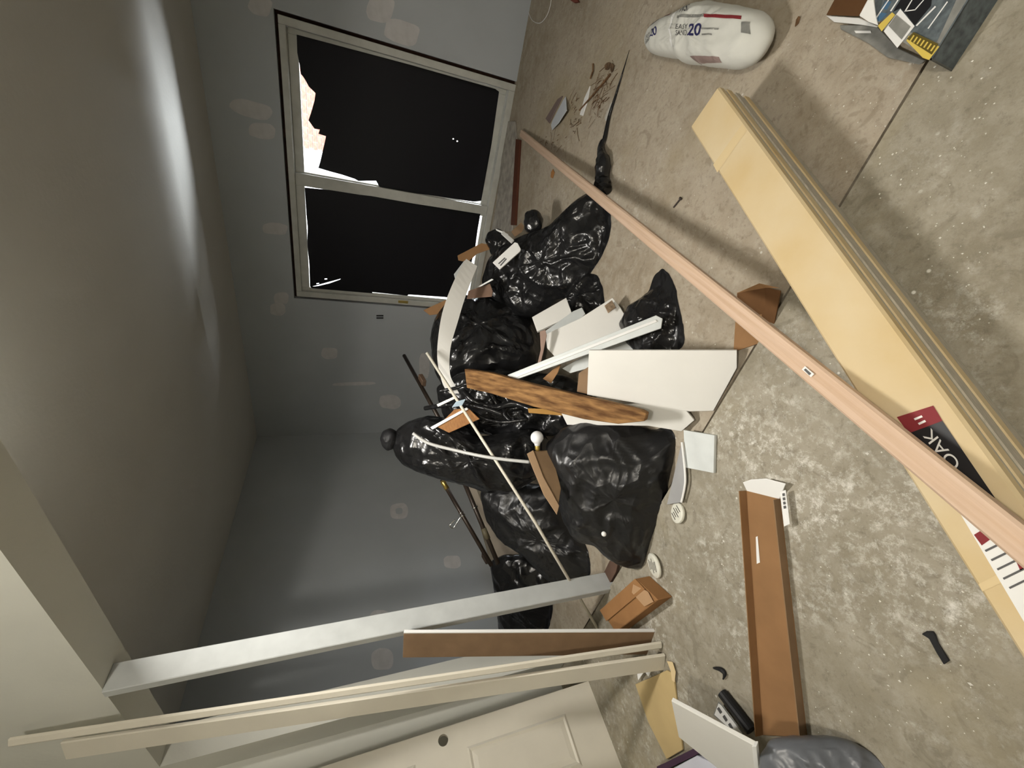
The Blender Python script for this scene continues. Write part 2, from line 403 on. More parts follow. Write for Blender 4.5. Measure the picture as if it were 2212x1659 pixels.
nl = struct('wall_near_left', *wbox(3.12, 3.35, -2.8, CH, ZF, ZN), head_m); tag(nl, 'pale wall behind the leaning door', 'wall')
wb = struct('wall_back', *wbox(-2.4, 3.35, -2.9, -2.8, ZF, ZN), head_m); tag(wb, 'pale wall behind the viewer', 'wall')
# upright post standing under the header at the edge of the opening
post_s = 2.035
po = struct('trim_1', *wbox(post_s, post_s+.045, CH-.012, CH+.088, ZF*0, ZH-.0), mat('aged_post_paint', (.50, .52, .51), .5, .3, var=.08, vscale=12), bevel=.003); tag(po, 'pale painted post standing upright under the header', 'post')

def wall_patch(wall, pl, cx, cy, rx, ry, seed, ring=False, rot=0.):
    n = 22; pts = []
    for k in range(n):
        a = 2*math.pi*k/n; j = 1 + .16*noise.noise(Vector((math.cos(a)*1.4, math.sin(a)*1.4, seed*3.3)))
        e = .72
        dx = math.copysign(abs(math.cos(a))**e, math.cos(a))*rx*j; dy = math.copysign(abs(math.sin(a))**e, math.sin(a))*ry*j
        pts.append(onp(cx+dx*math.cos(rot)-dy*math.sin(rot), cy+dx*math.sin(rot)+dy*math.cos(rot), pl))
    nn = pl[1] if pl[1].dot(EYE-pts[0]) > 0 else -pl[1]
    if ring:
        c = sum(pts, Vector())/n; inn = [c+(p-c)*.4 for p in pts]; vs = pts+inn+[p+nn*.0015 for p in pts]+[p+nn*.0015 for p in inn]; fs = []
        for i in range(n):
            j = (i+1) % n; fs += [[2*n+i, 2*n+j, 3*n+j, 3*n+i], [i, j, 2*n+j, 2*n+i], [n+i, n+j, 3*n+j, 3*n+i]]
        return put('filler_patch', vs, fs, spack_m, wall)
    vs, fs = prism(pts, nn*.0015)
    return put('filler_patch', vs, fs, spack_m, wall)
PW = plc(CW); PL = (C1, -D)
for i, (x, y, rx, ry, rot) in enumerate([(545, 236, 48, 17, .25), (566, 283, 30, 17, .1), (562, 12, 26, 22, .3), (822, 18, 30, 30, .2), (868, 70, 40, 25, .3), (594, 494, 28, 13, .1), (608, 644, 16, 13, 0), (600, 668, 17, 13, 0), (712, 763, 18, 12, 0), (765, 829, 46, 4, -.03), (842, 868, 23, 15, .1), (917, 790, 12, 26, 0)]):
    wall_patch(wall_w, PW, x, y, rx, ry, i, rot=rot)
wall_patch(wall_l, PL, 862, 1104, 19, 17, 31, ring=True)
for i, (x, y, rx, ry) in enumerate([(977, 1214, 19, 14), (822, 1348, 25, 30), (826, 1424, 24, 24)]): wall_patch(wall_l, PL, x, y, rx, ry, 40+i)

# ------------------------------------------------------------------ window
win = bpy.data.objects.new('window_1', None); COL.objects.link(win); win.location = WP((S0+S1)/2, CW, 0); win['kind'] = 'structure'
tag(win, 'wide two pane sliding window reaching down to the floor', 'window')
def wpart(name, b, m, bevel=.003, parent=win): return put(name, *wbox(*b), m, parent, bevel=bevel)
g = .026
wpart('rough_framing', (S0-.01, S0+g, CW+.05, CW+.15, 0, Z1), gap_m); wpart('rough_framing', (S1-g, S1+.01, CW+.05, CW+.15, 0, Z1), gap_m)
wpart('rough_framing', (S0, S1, CW+.05, CW+.15, Z1-g, Z1+.01), gap_m)
F0, F1, FZ = S0+g, S1-g, Z1-g
wpart('frame_jamb', (F0, F0+.055, CW-.008, CW+.13, 0, FZ), vinyl_m); wpart('frame_jamb', (F1-.06, F1, CW-.008, CW+.13, 0, FZ), vinyl_m)
wpart('frame_head', (F0+.055, F1-.06, CW-.006, CW+.13, FZ-.05, FZ), vinyl_m); wpart('frame_sill', (F0+.055, F1-.06, CW-.006, CW+.13, 0, .06), vinyl_m)
def sash(s0, s1, c, wl, wr, zt, zb):
    e = bpy.data.objects.new('sash', None); COL.objects.link(e); e.parent = win; e.location = WP((s0+s1)/2, c, 0) - Vector(win.location)
    z0, z1 = .061, FZ-.051
    for b in ((s0, s0+wr, c, c+.035, z0, z1), (s1-wl, s1, c, c+.035, z0, z1)): put('sash_stile', *wbox(*b), vinyl_m, e, bevel=.003)
    put('sash_rail', *wbox(s0+wr, s1-wl, c, c+.035, z1-zt, z1), vinyl_m, e, bevel=.003); put('sash_rail', *wbox(s0+wr, s1-wl, c, c+.035, z0, z0+zb), vinyl_m, e, bevel=.003)
    put('pane', *wbox(s0+wr, s1-wl, c+.014, c+.02, z0+zb, z1-zt), glass_m, e)
    return e
glass_m = bpy.data.materials.new('window_glass'); glass_m.use_nodes = True
nt = glass_m.node_tree; nt.nodes.clear(); out = nt.nodes.new('ShaderNodeOutputMaterial'); tr = nt.nodes.new('ShaderNodeBsdfTransparent'); gs = nt.nodes.new('ShaderNodeBsdfGlossy')
gs.inputs['Roughness'].default_value = .02; mx = nt.nodes.new('ShaderNodeMixShader'); fr = nt.nodes.new('ShaderNodeFresnel'); fr.inputs[0].default_value = 1.35
nt.links.new(fr.outputs[0], mx.inputs[0]); nt.links.new(tr.outputs[0], mx.inputs[1]); nt.links.new(gs.outputs[0], mx.inputs[2]); nt.links.new(mx.outputs[0], out.inputs[0])
sash(F0+.056, .895, CW+.07, .105, .04, .075, .07)
sash(.80, F1-.061, CW+.025, .04, .105, .075, .04)
lk = put('sash_lock', *wbox(F1-.052, F1-.022, CW-.02, CW-.008, .82, .93), brass_m, win, bevel=.003)
def film(name, outer, holes, c, label):
    pl = plc(c); bm = bmesh.new()
    def loop(px):
        v = [bm.verts.new(onp(x, y, pl)) for x, y in px]
        for i in range(len(v)): bm.edges.new((v[i], v[(i+1) % len(v)]))
    loop(outer)
    for h in holes: loop(h)
    bmesh.ops.triangle_fill(bm, use_beauty=True, use_dissolve=False, edges=bm.edges[:])
    vs = [v.co.copy() for v in bm.verts]; bm.verts.index_update(); fs = [[v.index for v in f.verts] for f in bm.faces]; bm.free()
    return tag(put(name, vs, fs, film_m), label, 'plastic sheet', 'black sheets over the window panes')
zf = lambda L: [(560+x/3.687, y/3.687) for x, y in L]
film('plastic_sheet', zf([(298, 275), (303, 420), (318, 500), (332, 590), (350, 612), (368, 640), (395, 690), (448, 742), (440, 800), (418, 880), (392, 958), (440, 1025), (482, 1032), (472, 1066), (532, 1085), (515, 1160), (500, 1225), (485, 1290), (470, 1338), (560, 1365), (660, 1392), (760, 1425), (790, 1442), (930, 1440), (955, 1485), (1000, 1505), (1400, 1560), (1700, 1607), (1768, 1600), (1850, 1150), (1910, 730), (1880, 708), (1200, 515), (700, 382)]),
     [[(977.5, 299), (980, 298.5), (981, 301), (978, 301.5)], [(986, 304), (989, 303.5), (989.5, 306), (986.5, 306.5)]], CW+.068, 'torn black plastic sheet over the right window pane')
zg = lambda L: [(560+x/3.687, 380+y/3.687) for x, y in L]
film('plastic_sheet', zg([(362, 92), (560, 112), (800, 150), (890, 160), (1240, 222), (1500, 262), (1762, 303), (1740, 430), (1722, 560), (1640, 900), (1600, 980), (1480, 965), (1190, 945), (1180, 955), (900, 925), (900, 935), (420, 895), (404, 880), (398, 700), (384, 560), (383, 470), (386, 420), (375, 300)]),
     [zg([(425, 880), (470, 876), (560, 855), (640, 826), (650, 819), (560, 843), (470, 868)]), zg([(455, 856), (475, 852), (478, 858), (458, 862)]), zg([(520, 818), (540, 816), (541, 824), (521, 825)])], CW+.022, 'black plastic sheet over the left window pane')

# outdoors: brick house across a pale yard
yd = put('yard', *wpoly([(-12, CW+.25), (12, CW+.25), (12, 16), (-12, 16)], -.45, -.35), yard_m); yd['kind'] = 'structure'; tag(yd, 'pale sunlit yard outside the torn window', 'ground')
BC = 9.6
bh = bpy.data.objects.new('brick_house', None); COL.objects.link(bh); bh.location = WP(-1, BC, -.35); tag(bh, 'sunlit brick house seen through the torn sheet', 'building')
put('wall', *wbox(-6, 1.22, BC+.012, BC+.4, -.35, 5.5), mortar_m, bh)
brick_me = None
for r in range(16):
    for k in range(8):
        s0 = -.30 + k*.215 - (.1075 if r % 2 else 0); s1 = min(s0+.205, 1.22); z0 = 1.72 + r*.075
        if s1-s0 < .06: continue
        if brick_me is None or s1-s0 < .204:
            o = put('brick', *wbox(s0, s1, BC, BC+.05, z0, z0+.065), clay_m, bh, bevel=.004)
            if s1-s0 > .204: brick_me = (o.data, o.location - (D*s0+UP*z0))
        else:
            o = bpy.data.objects.new('brick', brick_me[0]); COL.objects.link(o); o.parent = bh; o.location = brick_me[1] + D*s0 + UP*z0

# ================================================================== FOREGROUND
# ---- long kraft carton of flooring
CT_Z = .235
ctop = [(1492, 272), (1556, 192), (1699, 400), (1911, 682), (2043, 864), (2380, 1330), (2380, 1690), (2160, 1339), (1934, 988), (1646, 532)]
def online(a, b, t): return a.lerp(b, t)
A0, B0 = onz(1492, 272, CT_Z), onz(1556, 192, CT_Z)
axis = (onz(2047, 1156, CT_Z) - A0).normalized()
B0 = B0 - axis*(B0-A0).dot(axis); wid = (onz(1911, 682, CT_Z) - A0); wid = wid - axis*wid.dot(axis)
CL = 2.05; W_ = wid
e = thing('flooring_carton', 'long dusty kraft carton with black and red label lying on the floor', 'carton', (A0+axis*CL/2+W_/2)*1.0 - UP*(CT_Z-ZF))
cb = e.location
zz = ZF+.002
def ctn(z0, z1, grow=0., m=tan_m, name='carton_body'):
    a = Vector((A0.x, A0.y, z0)) - W_.normalized()*grow; b = a + W_ + W_.normalized()*2*grow
    return put(name, *prism([a, a+axis*CL, b+axis*CL, b], UP*(z1-z0)), m, e, bevel=.006)
ctn(.205, CT_Z, .004, tan_m, 'carton_lid'); ctn(zz, .205, 0., tanside_m, 'carton_body')
for k, z in enumerate((.085, .13, .17)):       # layered side boards
    a = A0+W_; a = Vector((a.x, a.y, z)); put('edge_layer', *prism([a, a+axis*CL, a+axis*CL+W_.normalized()*.004, a+W_.normalized()*.004], UP*.022), [tan_m, tanside_m, tan_m][k], e)
tape = mat('clear_packing_tape', (.66, .52, .30), .25, .5)
PT = plz(CT_Z)
decal('packing_tape', [(1541, 356), (1604, 268), (1613, 283), (1550, 373)], PT, tape, e)
decal('packing_tape', [(2114, 1262), (2330, 1150), (2345, 1180), (2123, 1277)], PT, tape, e)
# printed label: red band, black field, white lettering
def lab(u, v):   # u along carton, v across (0 left edge .. 1 right edge)
    return None
decal('label_black', [(1967, 933), (2036, 908), (2150, 1075), (2092, 1117)], PT, black_m, e, .0015)
decal('label_red', [(1938, 901), (2017, 876), (2037, 909), (1964, 936)], PT, red_m, e, .0018)
text('label_lettering', 'OAK', (2078, 1003), (2012, 924), (2056, 1018), PT, whitep_m, e, .0025)
for k in range(2): decal('label_small_print', [(1975+k*9, 904+k*10), (1992+k*7, 897+k*10), (1995+k*7, 901+k*10), (1978+k*9, 908+k*10)], PT, whitep_m, e, .0025)
decal('label_white', [(2066, 1094), (2126, 1060), (2330, 1372), (2258, 1420)], PT, whitep_m, e, .0015)
decal('label_red_stripe', [(2105, 1155), (2165, 1118), (2178, 1138), (2122, 1178)], PT, red_m, e, .0022)
decal('label_red_stripe', [(2185, 1188), (2235, 1160), (2262, 1205), (2205, 1232)], PT, red_m, e, .0022)
for k in range(5): decal('label_print_line', [(2128+k*13, 1188+k*20), (2175+k*13, 1165+k*20), (2178+k*13, 1169+k*20), (2131+k*13, 1192+k*20)], PT, ink_m, e, .0022)

# ---- pale oak nosing strip, one end on the floor by the window, the other held up over the carton
def cam_d_at(x, y, dep): q = ray(x, y); return EYE + q*(dep/FPX)
P0 = onz(1126, 288, .03); P1 = cam_d_at(2100, 1086, .775); dr = (P1-P0); L = dr.length; dr.normalize(); P2 = P0 + dr*(L+.32)
sd = dr.cross(UP).normalized(); un = sd.cross(dr).normalized()
prof = [(-.028, -.010), (.023, -.010), (.029, -.003), (.029, .004), (.023, .010), (.006, .012), (-.006, .009), (-.022, .011), (-.028, .006)]
vs = [P0+sd*a+un*b for a, b in prof] + [P2+sd*a+un*b for a, b in prof]; n = len(prof)
st_e = thing('oak_nosing_strip', 'long pale oak nosing strip running from the window to the kraft carton', 'wood strip', Vector((P0.x, P0.y, 0)))
put('strip', vs, [list(range(n)), list(range(2*n-1, n-1, -1))] + [[i, (i+1) % n, n+(i+1) % n, n+i] for i in range(n)], oak_m, st_e)
ps = plp(P0+un*.0125, P2+un*.0125, P0+un*.0125+sd)
decal('price_sticker', [(1733, 798), (1740, 791), (1760, 808), (1753, 815)], ps, whitep_m, st_e, .002)
decal('sticker_print', [(1738, 799), (1742, 796), (1754, 807), (1750, 811)], ps, ink_m, st_e, .003)
# support block keeping the strip's near end up (it rests on the carton)
# ---- sack of powder
spx = [(1400, 86), (1401, 104), (1412, 118), (1440, 124), (1468, 127), (1488, 141), (1500, 138), (1545, 146), (1592, 150), (1622, 140), (1648, 118), (1664, 90), (1672, 60), (1666, 36), (1650, 24), (1600, 14), (1560, 8), (1545, 3), (1525, 6), (1500, 12), (1478, 28), (1450, 38), (1425, 52), (1408, 68)]
spl = plz(.07)
e = thing('powder_sack', 'white paper sack of powder lying on the floor near the window', 'sack', onz(1540, 85, 0))
vs, fs = blob(spx, spl, .085, .07, seed=3, amp=.012, f=9, power=3.6, zmin=0., na=110, nr=24, edge=.004)
put('sack_body', vs, fs, paper_m, e, smooth=True); bv = bvh_of(vs, fs)
decal('sack_fold', [(1484, 30), (1488, 30), (1483, 112), (1479, 112)], spl, whitep_m, e, .002, bv)
zs = lambda x, y: (1380+x/6.9125, y/6.9125)
text('print_easy', 'EASY', zs(800, 535), zs(975, 535), zs(805, 462), spl, ink_m, e, .002, bv)
text('print_sand', 'SAND', zs(805, 632), zs(975, 632), zs(805, 555), spl, ink_m, e, .002, bv)
text('print_number', '20', zs(985, 642), zs(1175, 642), zs(1010, 462), spl, navy_m, e, .002, bv, .02)
text('print_initials', 'w.s.', zs(780, 275), zs(985, 275), zs(780, 140), spl, ink_m, e, .002, bv)
text('print_number', '20', zs(370, 640), zs(480, 600), zs(380, 515), spl, navy_m, e, .002, bv, .02)
text('print_easy', 'EASY', zs(245, 655), zs(358, 612), zs(245, 590), spl, ink_m, e, .002, bv)
text('print_sand', 'SAND', zs(245, 715), zs(358, 670), zs(245, 665), spl, ink_m, e, .002, bv)
decal('red_bar', [zs(1240, 325), zs(1740, 330), zs(1735, 385), zs(1240, 375)], spl, red_m, e, .002, bv)
decal('grey_bar', [zs(790, 325), zs(1240, 320), zs(1240, 365), zs(790, 370)], spl, greyp_m, e, .002, bv)
decal('red_bar', [zs(510, 290), zs(655, 268), zs(655, 292), zs(515, 315)], spl, red_m, e, .002, bv)
decal('grey_bar', [zs(220, 485), zs(480, 350), zs(490, 362), zs(230, 497)], spl, ink_m, e, .002, bv)
decal('red_bar', [zs(930, 905), zs(1380, 925), zs(1370, 990), zs(960, 980)], spl, mat('faded_mauve_print', (.30, .22, .20), .7, .2, var=.2, vscale=30), e, .002, bv)
for y0 in (545, 628): decal('print_line', [zs(1200, y0-15), zs(1440 if y0 < 600 else 1350, y0-15), zs(1440 if y0 < 600 else 1350, y0+8), zs(1200, y0+8)], spl, greyp_m, e, .002, bv)
decal('barcode', [zs(1740, 420), zs(1840, 410), zs(1835, 585), zs(1735, 580)], spl, greyp_m, e, .002, bv)

# ---- printed carton, open at one end
BT = .13; pb = plz(BT)
bp_ = [onz(1897, 55, BT), onz(2011, 131, BT)]
bx_ = (bp_[1]-bp_[0]); by_ = Vector((-bx_.y, bx_.x, 0)).normalized()
far_v = onz(2092, 0, BT) - bp_[1]; by_ = by_ if by_.dot(far_v) > 0 else -by_
e = thing('printed_carton', 'printed blue black and yellow carton with an open end', 'carton', Vector((bp_[0].x, bp_[0].y, 0)))
Q = [bp_[0], bp_[1], bp_[1]+far_v*2.1, bp_[0]+far_v*2.1]
def vquad(a, b, th, inward): return prism([Vector((a.x, a.y, .002)), Vector((b.x, b.y, .002)), Vector((b.x, b.y, BT)), Vector((a.x, a.y, BT))], inward*th)
put('top_panel', *prism(Q, -UP*.004), greyp_m, e)
nin = far_v.normalized()
put('side_panel', *vquad(Q[0], Q[1], .004, nin), greyp_m, e); put('side_panel', *vquad(Q[1], Q[2], .004, -bx_.normalized()), bluegrey_m, e); put('side_panel', *vquad(Q[3], Q[0], .004, bx_.normalized()), dbrown_m, e)
zc = lambda x, y: (1770+x/6.144, y/6.144)
def cq(name, L, m, lift=.001): decal(name, [zc(*p) for p in L], pb, m, e, lift)
cq('print_slate', [(735, -350), (1980, -350), (1560, 560), (740, 250)], bluegrey_m, .0005)
cq('print_blue', [(730, 265), (815, 165), (905, 180), (800, 290)], blue_m)
cq('print_blue', [(880, 20), (960, 20), (900, 130), (820, 120)], blue_m)
cq('print_black', [(975, 165), (1080, 0), (1330, -200), (1500, -60), (1485, 80), (1270, 340), (1140, 170), (1080, 110)], black_m, .0012)
for L in ([(1130, 160), (1230, 0), (1245, 0), (1150, 160)], [(1130, 160), (1280, 140), (1290, 125), (1150, 145)], [(1280, 140), (1400, 0), (1385, 0), (1275, 125)]): cq('print_diamond', L, whitep_m, .002)
cq('print_stripe', [(735, 260), (960, -60), (975, -60), (755, 262)], whitep_m, .0018)
cq('print_stripe', [(940, 150), (1070, -40), (1085, -40), (960, 155)], whitep_m, .0018)
cq('print_stripe', [(1285, 340), (1540, 80), (1555, 95), (1300, 350)], whitep_m, .0018)
cq('print_stripe', [(1440, 380), (1700, 20), (1712, 30), (1455, 385)], whitep_m, .0018)
cq('print_yellow', [(780, 345), (970, 165), (1010, 200), (830, 420)], yellow_m, .0015)
cq('print_label', [(860, 420), (1080, 120), (1270, 350), (1040, 640)], whitep_m, .002)
cq('print_label_field', [(925, 345), (1030, 200), (1220, 360), (1100, 530)], greyp_m, .003)
cq('print_yellow', [(1160, 545), (1190, 480), (1600, 620), (1460, 800), (1380, 770)], yellow_m, .002)
cq('print_yellow_field', [(1170, 520), (1260, 430), (1590, 590), (1500, 730)], mat('olive_brown_print', (.10, .075, .015), .6, .2), .003)
text('print_warning', 'IIIIIII', zc(1210, 545), zc(1500, 690), zc(1260, 470), pb, yellow_m, e, .004)
slab('end_flap', [zc(x, y) for x, y in [(650, -20), (725, -20), (755, 200), (785, 335), (660, 290), (530, 205)]], plp(Q[0], Q[0]+far_v, onz(*zc(560, 210), BT+.03)), .003, whitep_m, e)
inner = plp(onz(*zc(85, 205), .012), onz(*zc(520, 225), .012), onz(*zc(640, -20), .06))
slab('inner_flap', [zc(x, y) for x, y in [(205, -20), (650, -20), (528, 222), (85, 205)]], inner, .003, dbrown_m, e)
slab('floor_flap', [zc(x, y) for x, y in [(85, 205), (525, 235), (780, 345), (760, 360), (540, 325), (190, 290)]], plz(.012), .004, whitep_m, e)
slab('floor_flap', [zc(x, y) for x, y in [(270, 330), (540, 330), (775, 360), (1050, 640), (1400, 800), (1330, 855), (900, 760), (640, 570), (280, 385)]], plz(.010), .004, greyp_m, e)
slab('flap_mark', [zc(x, y) for x, y in [(460, 405), (680, 405), (690, 440), (480, 440)]], plz(.0125), .001, whitep_m, e)

# ---- open brown channel carton on the near floor
zt = ZF
e = thing('channel_carton', 'long open brown channel shaped carton lying on the smeared floor', 'carton', onz(1670, 1320, zt))
a0, a1, b0, b1 = onz(1612, 1060, zt+.006), onz(1684, 1078, zt+.006), onz(1648, 1588, zt+.006), onz(1742, 1592, zt+.006)
put('base_panel', *prism([a0, a1, b1, b0], -UP*.004), brown_m, e)
lx = (a0-a1).normalized(); ly = (b0-a0).normalized()
def wallq(p, q, h, lean, m, name): put(name, *prism([p, q, q+UP*h+lean, p+UP*h+lean], lx*.003), m, e)
wallq(a0, b0, .030, lx*.004, brown_m, 'side_panel'); wallq(a1, b1, .034, -lx*.004, mdf_m, 'side_panel')
slab('end_flap', [(1604, 1042), (1622, 1036), (1655, 1034), (1697, 1045), (1684, 1078), (1640, 1072), (1613, 1061)], plp(a0, a1, onz(1650, 1034, zt+.03)), .003, whitep_m, e)
slab('label_flap', [(1684, 1062), (1697, 1058), (1706, 1132), (1693, 1138)], plz(zt+.03), .002, whitep_m, e)
for k in range(4): decal('flap_print', [(1690+k*.8, 1066+k*9), (1695+k*.8, 1065+k*9), (1696+k*.8, 1071+k*9), (1691+k*.8, 1072+k*9)], plz(zt+.031), ink_m, e)
decal('tape_scrap', [(1633, 1160), (1637, 1158), (1642, 1215), (1635, 1218)], plz(zt+.007), whitep_m, e)

# ---- small things on the near floor
def nearthing(name, px, z, th, m, label, cat, **k): return tag(slab(name, px, plz(z), th, m, **k), label, cat)
nearthing('rubber_strip', [(1990, 1370), (2000, 1364), (2014, 1364), (2020, 1372), (2026, 1390), (2050, 1428), (2038, 1436), (2022, 1410), (2006, 1380)], ZF+.008, .007, blk_m, 'short black rubber strip lying alone beside the kraft carton', 'rubber strip')
nearthing('drywall_offcut', [(1476, 929), (1543, 940), (1541, 1022), (1480, 1010)], ZF+.016, .014, whiteg_m, 'square grey white drywall offcut beside the front bin bag', 'offcut')
e = thing('grey_plastic_cover', 'grey plastic cover with a white rim under the front bin bag', 'cover', onz(1455, 1030, ZF))
slab('panel', [(1440, 1090), (1472, 955), (1478, 1000), (1480, 1040), (1472, 1085)], plz(ZF+.02), .01, mat('grey_plastic', (.33, .33, .33), .5, .3, var=.1), e)
put('rim', *tube(bez([onz(1473, 955, ZF+.026), onz(1479, 1010, ZF+.028), onz(1480, 1045, ZF+.028), onz(1472, 1085, ZF+.024)]), .005), whitep_m, e, smooth=True)
def slotted(px, py, rx, seed, label, rot):
    c = onz(px, py, ZF+.002); R = rx
    e = thing('slotted_cap', label, 'cap', c, 'slotted round caps by the front bin bag')
    tilt = Vector((.25*math.cos(rot), .25*math.sin(rot), 1)).normalized()
    put('disc', *lathe(c, tilt, [(0, R*.96), (.006, R), (.012, R*.97), (.016, R*.8)], 28), mat('aged_white_plastic', (.70, .69, .60), .5, .3, var=.06), e)
    u = tilt.orthogonal().normalized(); v = tilt.cross(u); ca, sa = math.cos(rot*2), math.sin(rot*2); u, v = u*ca+v*sa, v*ca-u*sa
    for k in range(-2, 3):
        h = math.sqrt(max(.01, .72-(k*.3)**2))*R*.8
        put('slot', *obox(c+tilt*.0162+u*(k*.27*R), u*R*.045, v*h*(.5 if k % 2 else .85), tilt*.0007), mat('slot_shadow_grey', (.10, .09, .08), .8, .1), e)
slotted(1467, 1108, .046, 1, 'white slotted round cap below the grey plastic cover', .9)
slotted(1416, 1221, .057, 2, 'white slotted round cap nearest the small cardboard box', 2.1)

# ---- small closed cardboard box
BZ = ZF+.085; q = [onz(1373, 1250, BZ), onz(1297, 1318, BZ), onz(1330, 1366, BZ), onz(1421, 1296, BZ)]
e = thing('small_cardboard_box', 'small taped brown cardboard box at the foot of the post', 'box', Vector((q[0].x, q[0].y, ZF)))
put('box_body', *prism(q, -UP*(BZ-ZF-.001)), mat('orange_brown_cardboard', (.30, .155, .065), .85, .1, var=.1, vscale=9), e, bevel=.003)
put('top_flap', *prism([q[0]+UP*.001, q[1]+UP*.001, (q[1]+q[2])/2+UP*.006, (q[0]+q[3])/2+UP*.006], UP*.003), mat('orange_brown_cardboard', (0, 0, 0)), e)
decal('tape_patch', [(1368, 1262), (1400, 1278), (1412, 1300), (1392, 1310), (1365, 1280)], plz(BZ+.007), mat('torn_kraft_tape', (.42, .26, .14), .6, .3), e)

# ---- leaning trims, board and door on the left
def leaning(name, bot, top, wdir, wid, thk, m, label, cat, bevel=.004, prof=None):
    ax = (top-bot).normalized(); wd = (wdir - ax*wdir.dot(ax)).normalized(); nn = ax.cross(wd).normalized()
    vs, fs = prism([bot, bot+wd*wid, bot+wd*wid+nn*thk, bot+nn*thk], top-bot)
    return tag(put(name, vs, fs, m, bevel=bevel), label, cat)
def WPx(x, y, c): return onp(x, y, plc(c))
xb, xt = onz(1428, 1383, ZF+.001), WPx(22, 1590, CH-.03)
vdir = D*.8 - N*.6
leaning('door_stop_moulding', xb, xt, vdir, .032, .014, cream_m, 'narrow rounded cream moulding leaning against the header', 'moulding', .006)
yb, yt = onz(1435, 1409, ZF+.001), WPx(136, 1596, CH-.022)
leaning('door_casing', yb, yt, D*.93 - N*.36, .086, .016, cream_m, 'wide flat cream casing leaning against the header', 'casing', .004)
# short board with brown back and white edge
bb, bt = onz(1414, 1366, ZF+.001), WPx(872, 1369, CH-.06)
e = thing('backed_board', 'short white edged board with brown fibre back beside the post', 'board', bb)
ax = (bt-bb).normalized(); wd = D*.85 - N*.20; wd = (wd-ax*wd.dot(ax)).normalized(); nn = ax.cross(wd).normalized(); nn = nn if nn.dot(EYE-bb) < 0 else -nn
put('fibre_back', *prism([bb, bb+wd*.15, bb+wd*.15+nn*.012, bb+nn*.012], bt-bb), mdf_m, e, bevel=.001)
put('white_edge', *prism([bb-wd*.008-nn*.001, bb, bb+nn*.014, bb-wd*.008+nn*.014], bt-bb), whitep_m, e, bevel=.001)
# door slab leaning on the left wall
d0 = WP(2.71, .75, ZF+.001); wdir = -N; lean = (WP(2.97, .79, 1.52) - d0).normalized(); hgt, wdt, thk = 2.03, .76, .035
nrm = wdir.cross(lean).normalized(); nrm = nrm if nrm.dot(EYE-d0) > 0 else -nrm
dl = bpy.data.objects.new('leaning_door', None); COL.objects.link(dl); dl.location = d0
tag(dl, 'cream panelled door slab with a knob hole leaning at the left', 'door slab')
def DP(u, v, w=0.): return d0 + wdir*u + lean*v + nrm*w
def pd(x, y): h = onp(x, y, (d0, nrm)) - d0; return (h.dot(wdir), h.dot(lean))
ku, kv = pd(958, 1611); KR = .027
def rectring(outer, inner, w0, w1):
    o_ = [DP(*p, w0) for p in outer]; i_ = [DP(*p, w1) for p in inner]; n = len(o_)
    return o_+i_, [[k, (k+1) % n, n+(k+1) % n, n+k] for k in range(n)]
# slab with a real bored hole: square-to-circle patch around the hole, then the rest
vs, fs = [], []
def addf(pts):
    k = len(vs); vs.extend(pts); fs.append(list(range(k, k+len(pts))))
HB = .05
sq = []; ci = []
for k in range(32):
    a = 2*math.pi*k/32; cx_, sx_ = math.cos(a), math.sin(a); mm = max(abs(cx_), abs(sx_)); sq.append((ku+cx_/mm*HB, kv+sx_/mm*HB)); ci.append((ku+cx_*KR, kv+sx_*KR))
for w0 in (0., -thk):
    for k in range(32): addf([DP(*sq[k], w0), DP(*sq[(k+1) % 32], w0), DP(*ci[(k+1) % 32], w0), DP(*ci[k], w0)])
    for u0, u1, v0, v1 in ((0, ku-HB, 0, hgt), (ku+HB, wdt, 0, hgt), (ku-HB, ku+HB, 0, kv-HB), (ku-HB, ku+HB, kv+HB, hgt)): addf([DP(u0, v0, w0), DP(u1, v0, w0), DP(u1, v1, w0), DP(u0, v1, w0)])
for k in range(32): addf([DP(*ci[k], 0), DP(*ci[(k+1) % 32], 0), DP(*ci[(k+1) % 32], -thk), DP(*ci[k], -thk)])
for a, b in (((0, 0), (wdt, 0)), ((wdt, 0), (wdt, hgt)), ((wdt, hgt), (0, hgt)), ((0, hgt), (0, 0))): addf([DP(*a, 0), DP(*b, 0), DP(*b, -thk), DP(*a, -thk)])
put('slab', vs, fs, cream_m, dl)
def panel(u0, u1, v0, v1):
    e2 = bpy.data.objects.new('panel', None)
    q0 = [(u0, v0), (u1, v0), (u1, v1), (u0, v1)]
    def ins(d): return [(u0+d, v0+d), (u1-d, v0+d), (u1-d, v1-d), (u0+d, v1-d)]
    A = rectring(q0, ins(.012), .0005, .009); B_ = rectring(ins(.012), ins(.024), .009, .002); C_ = rectring(ins(.024), ins(.05), .002, .006)
    v4 = [DP(*p, .006) for p in ins(.05)]
    put('panel', *merge(A, B_, C_, (v4, [[0, 1, 2, 3]])), cream_m, dl)
pu0, pv0 = pd(1238, 1535)[0], .20
pv1 = pd(1010, 1640)[1]
panel(.115, .35, pv0, pv1); panel(.42, .65, pv0, pv1); panel(.115, .35, 1.05, 1.6); panel(.42, .65, 1.05, 1.6); panel(.115, .35, 1.7, 1.93); panel(.42, .65, 1.7, 1.93)
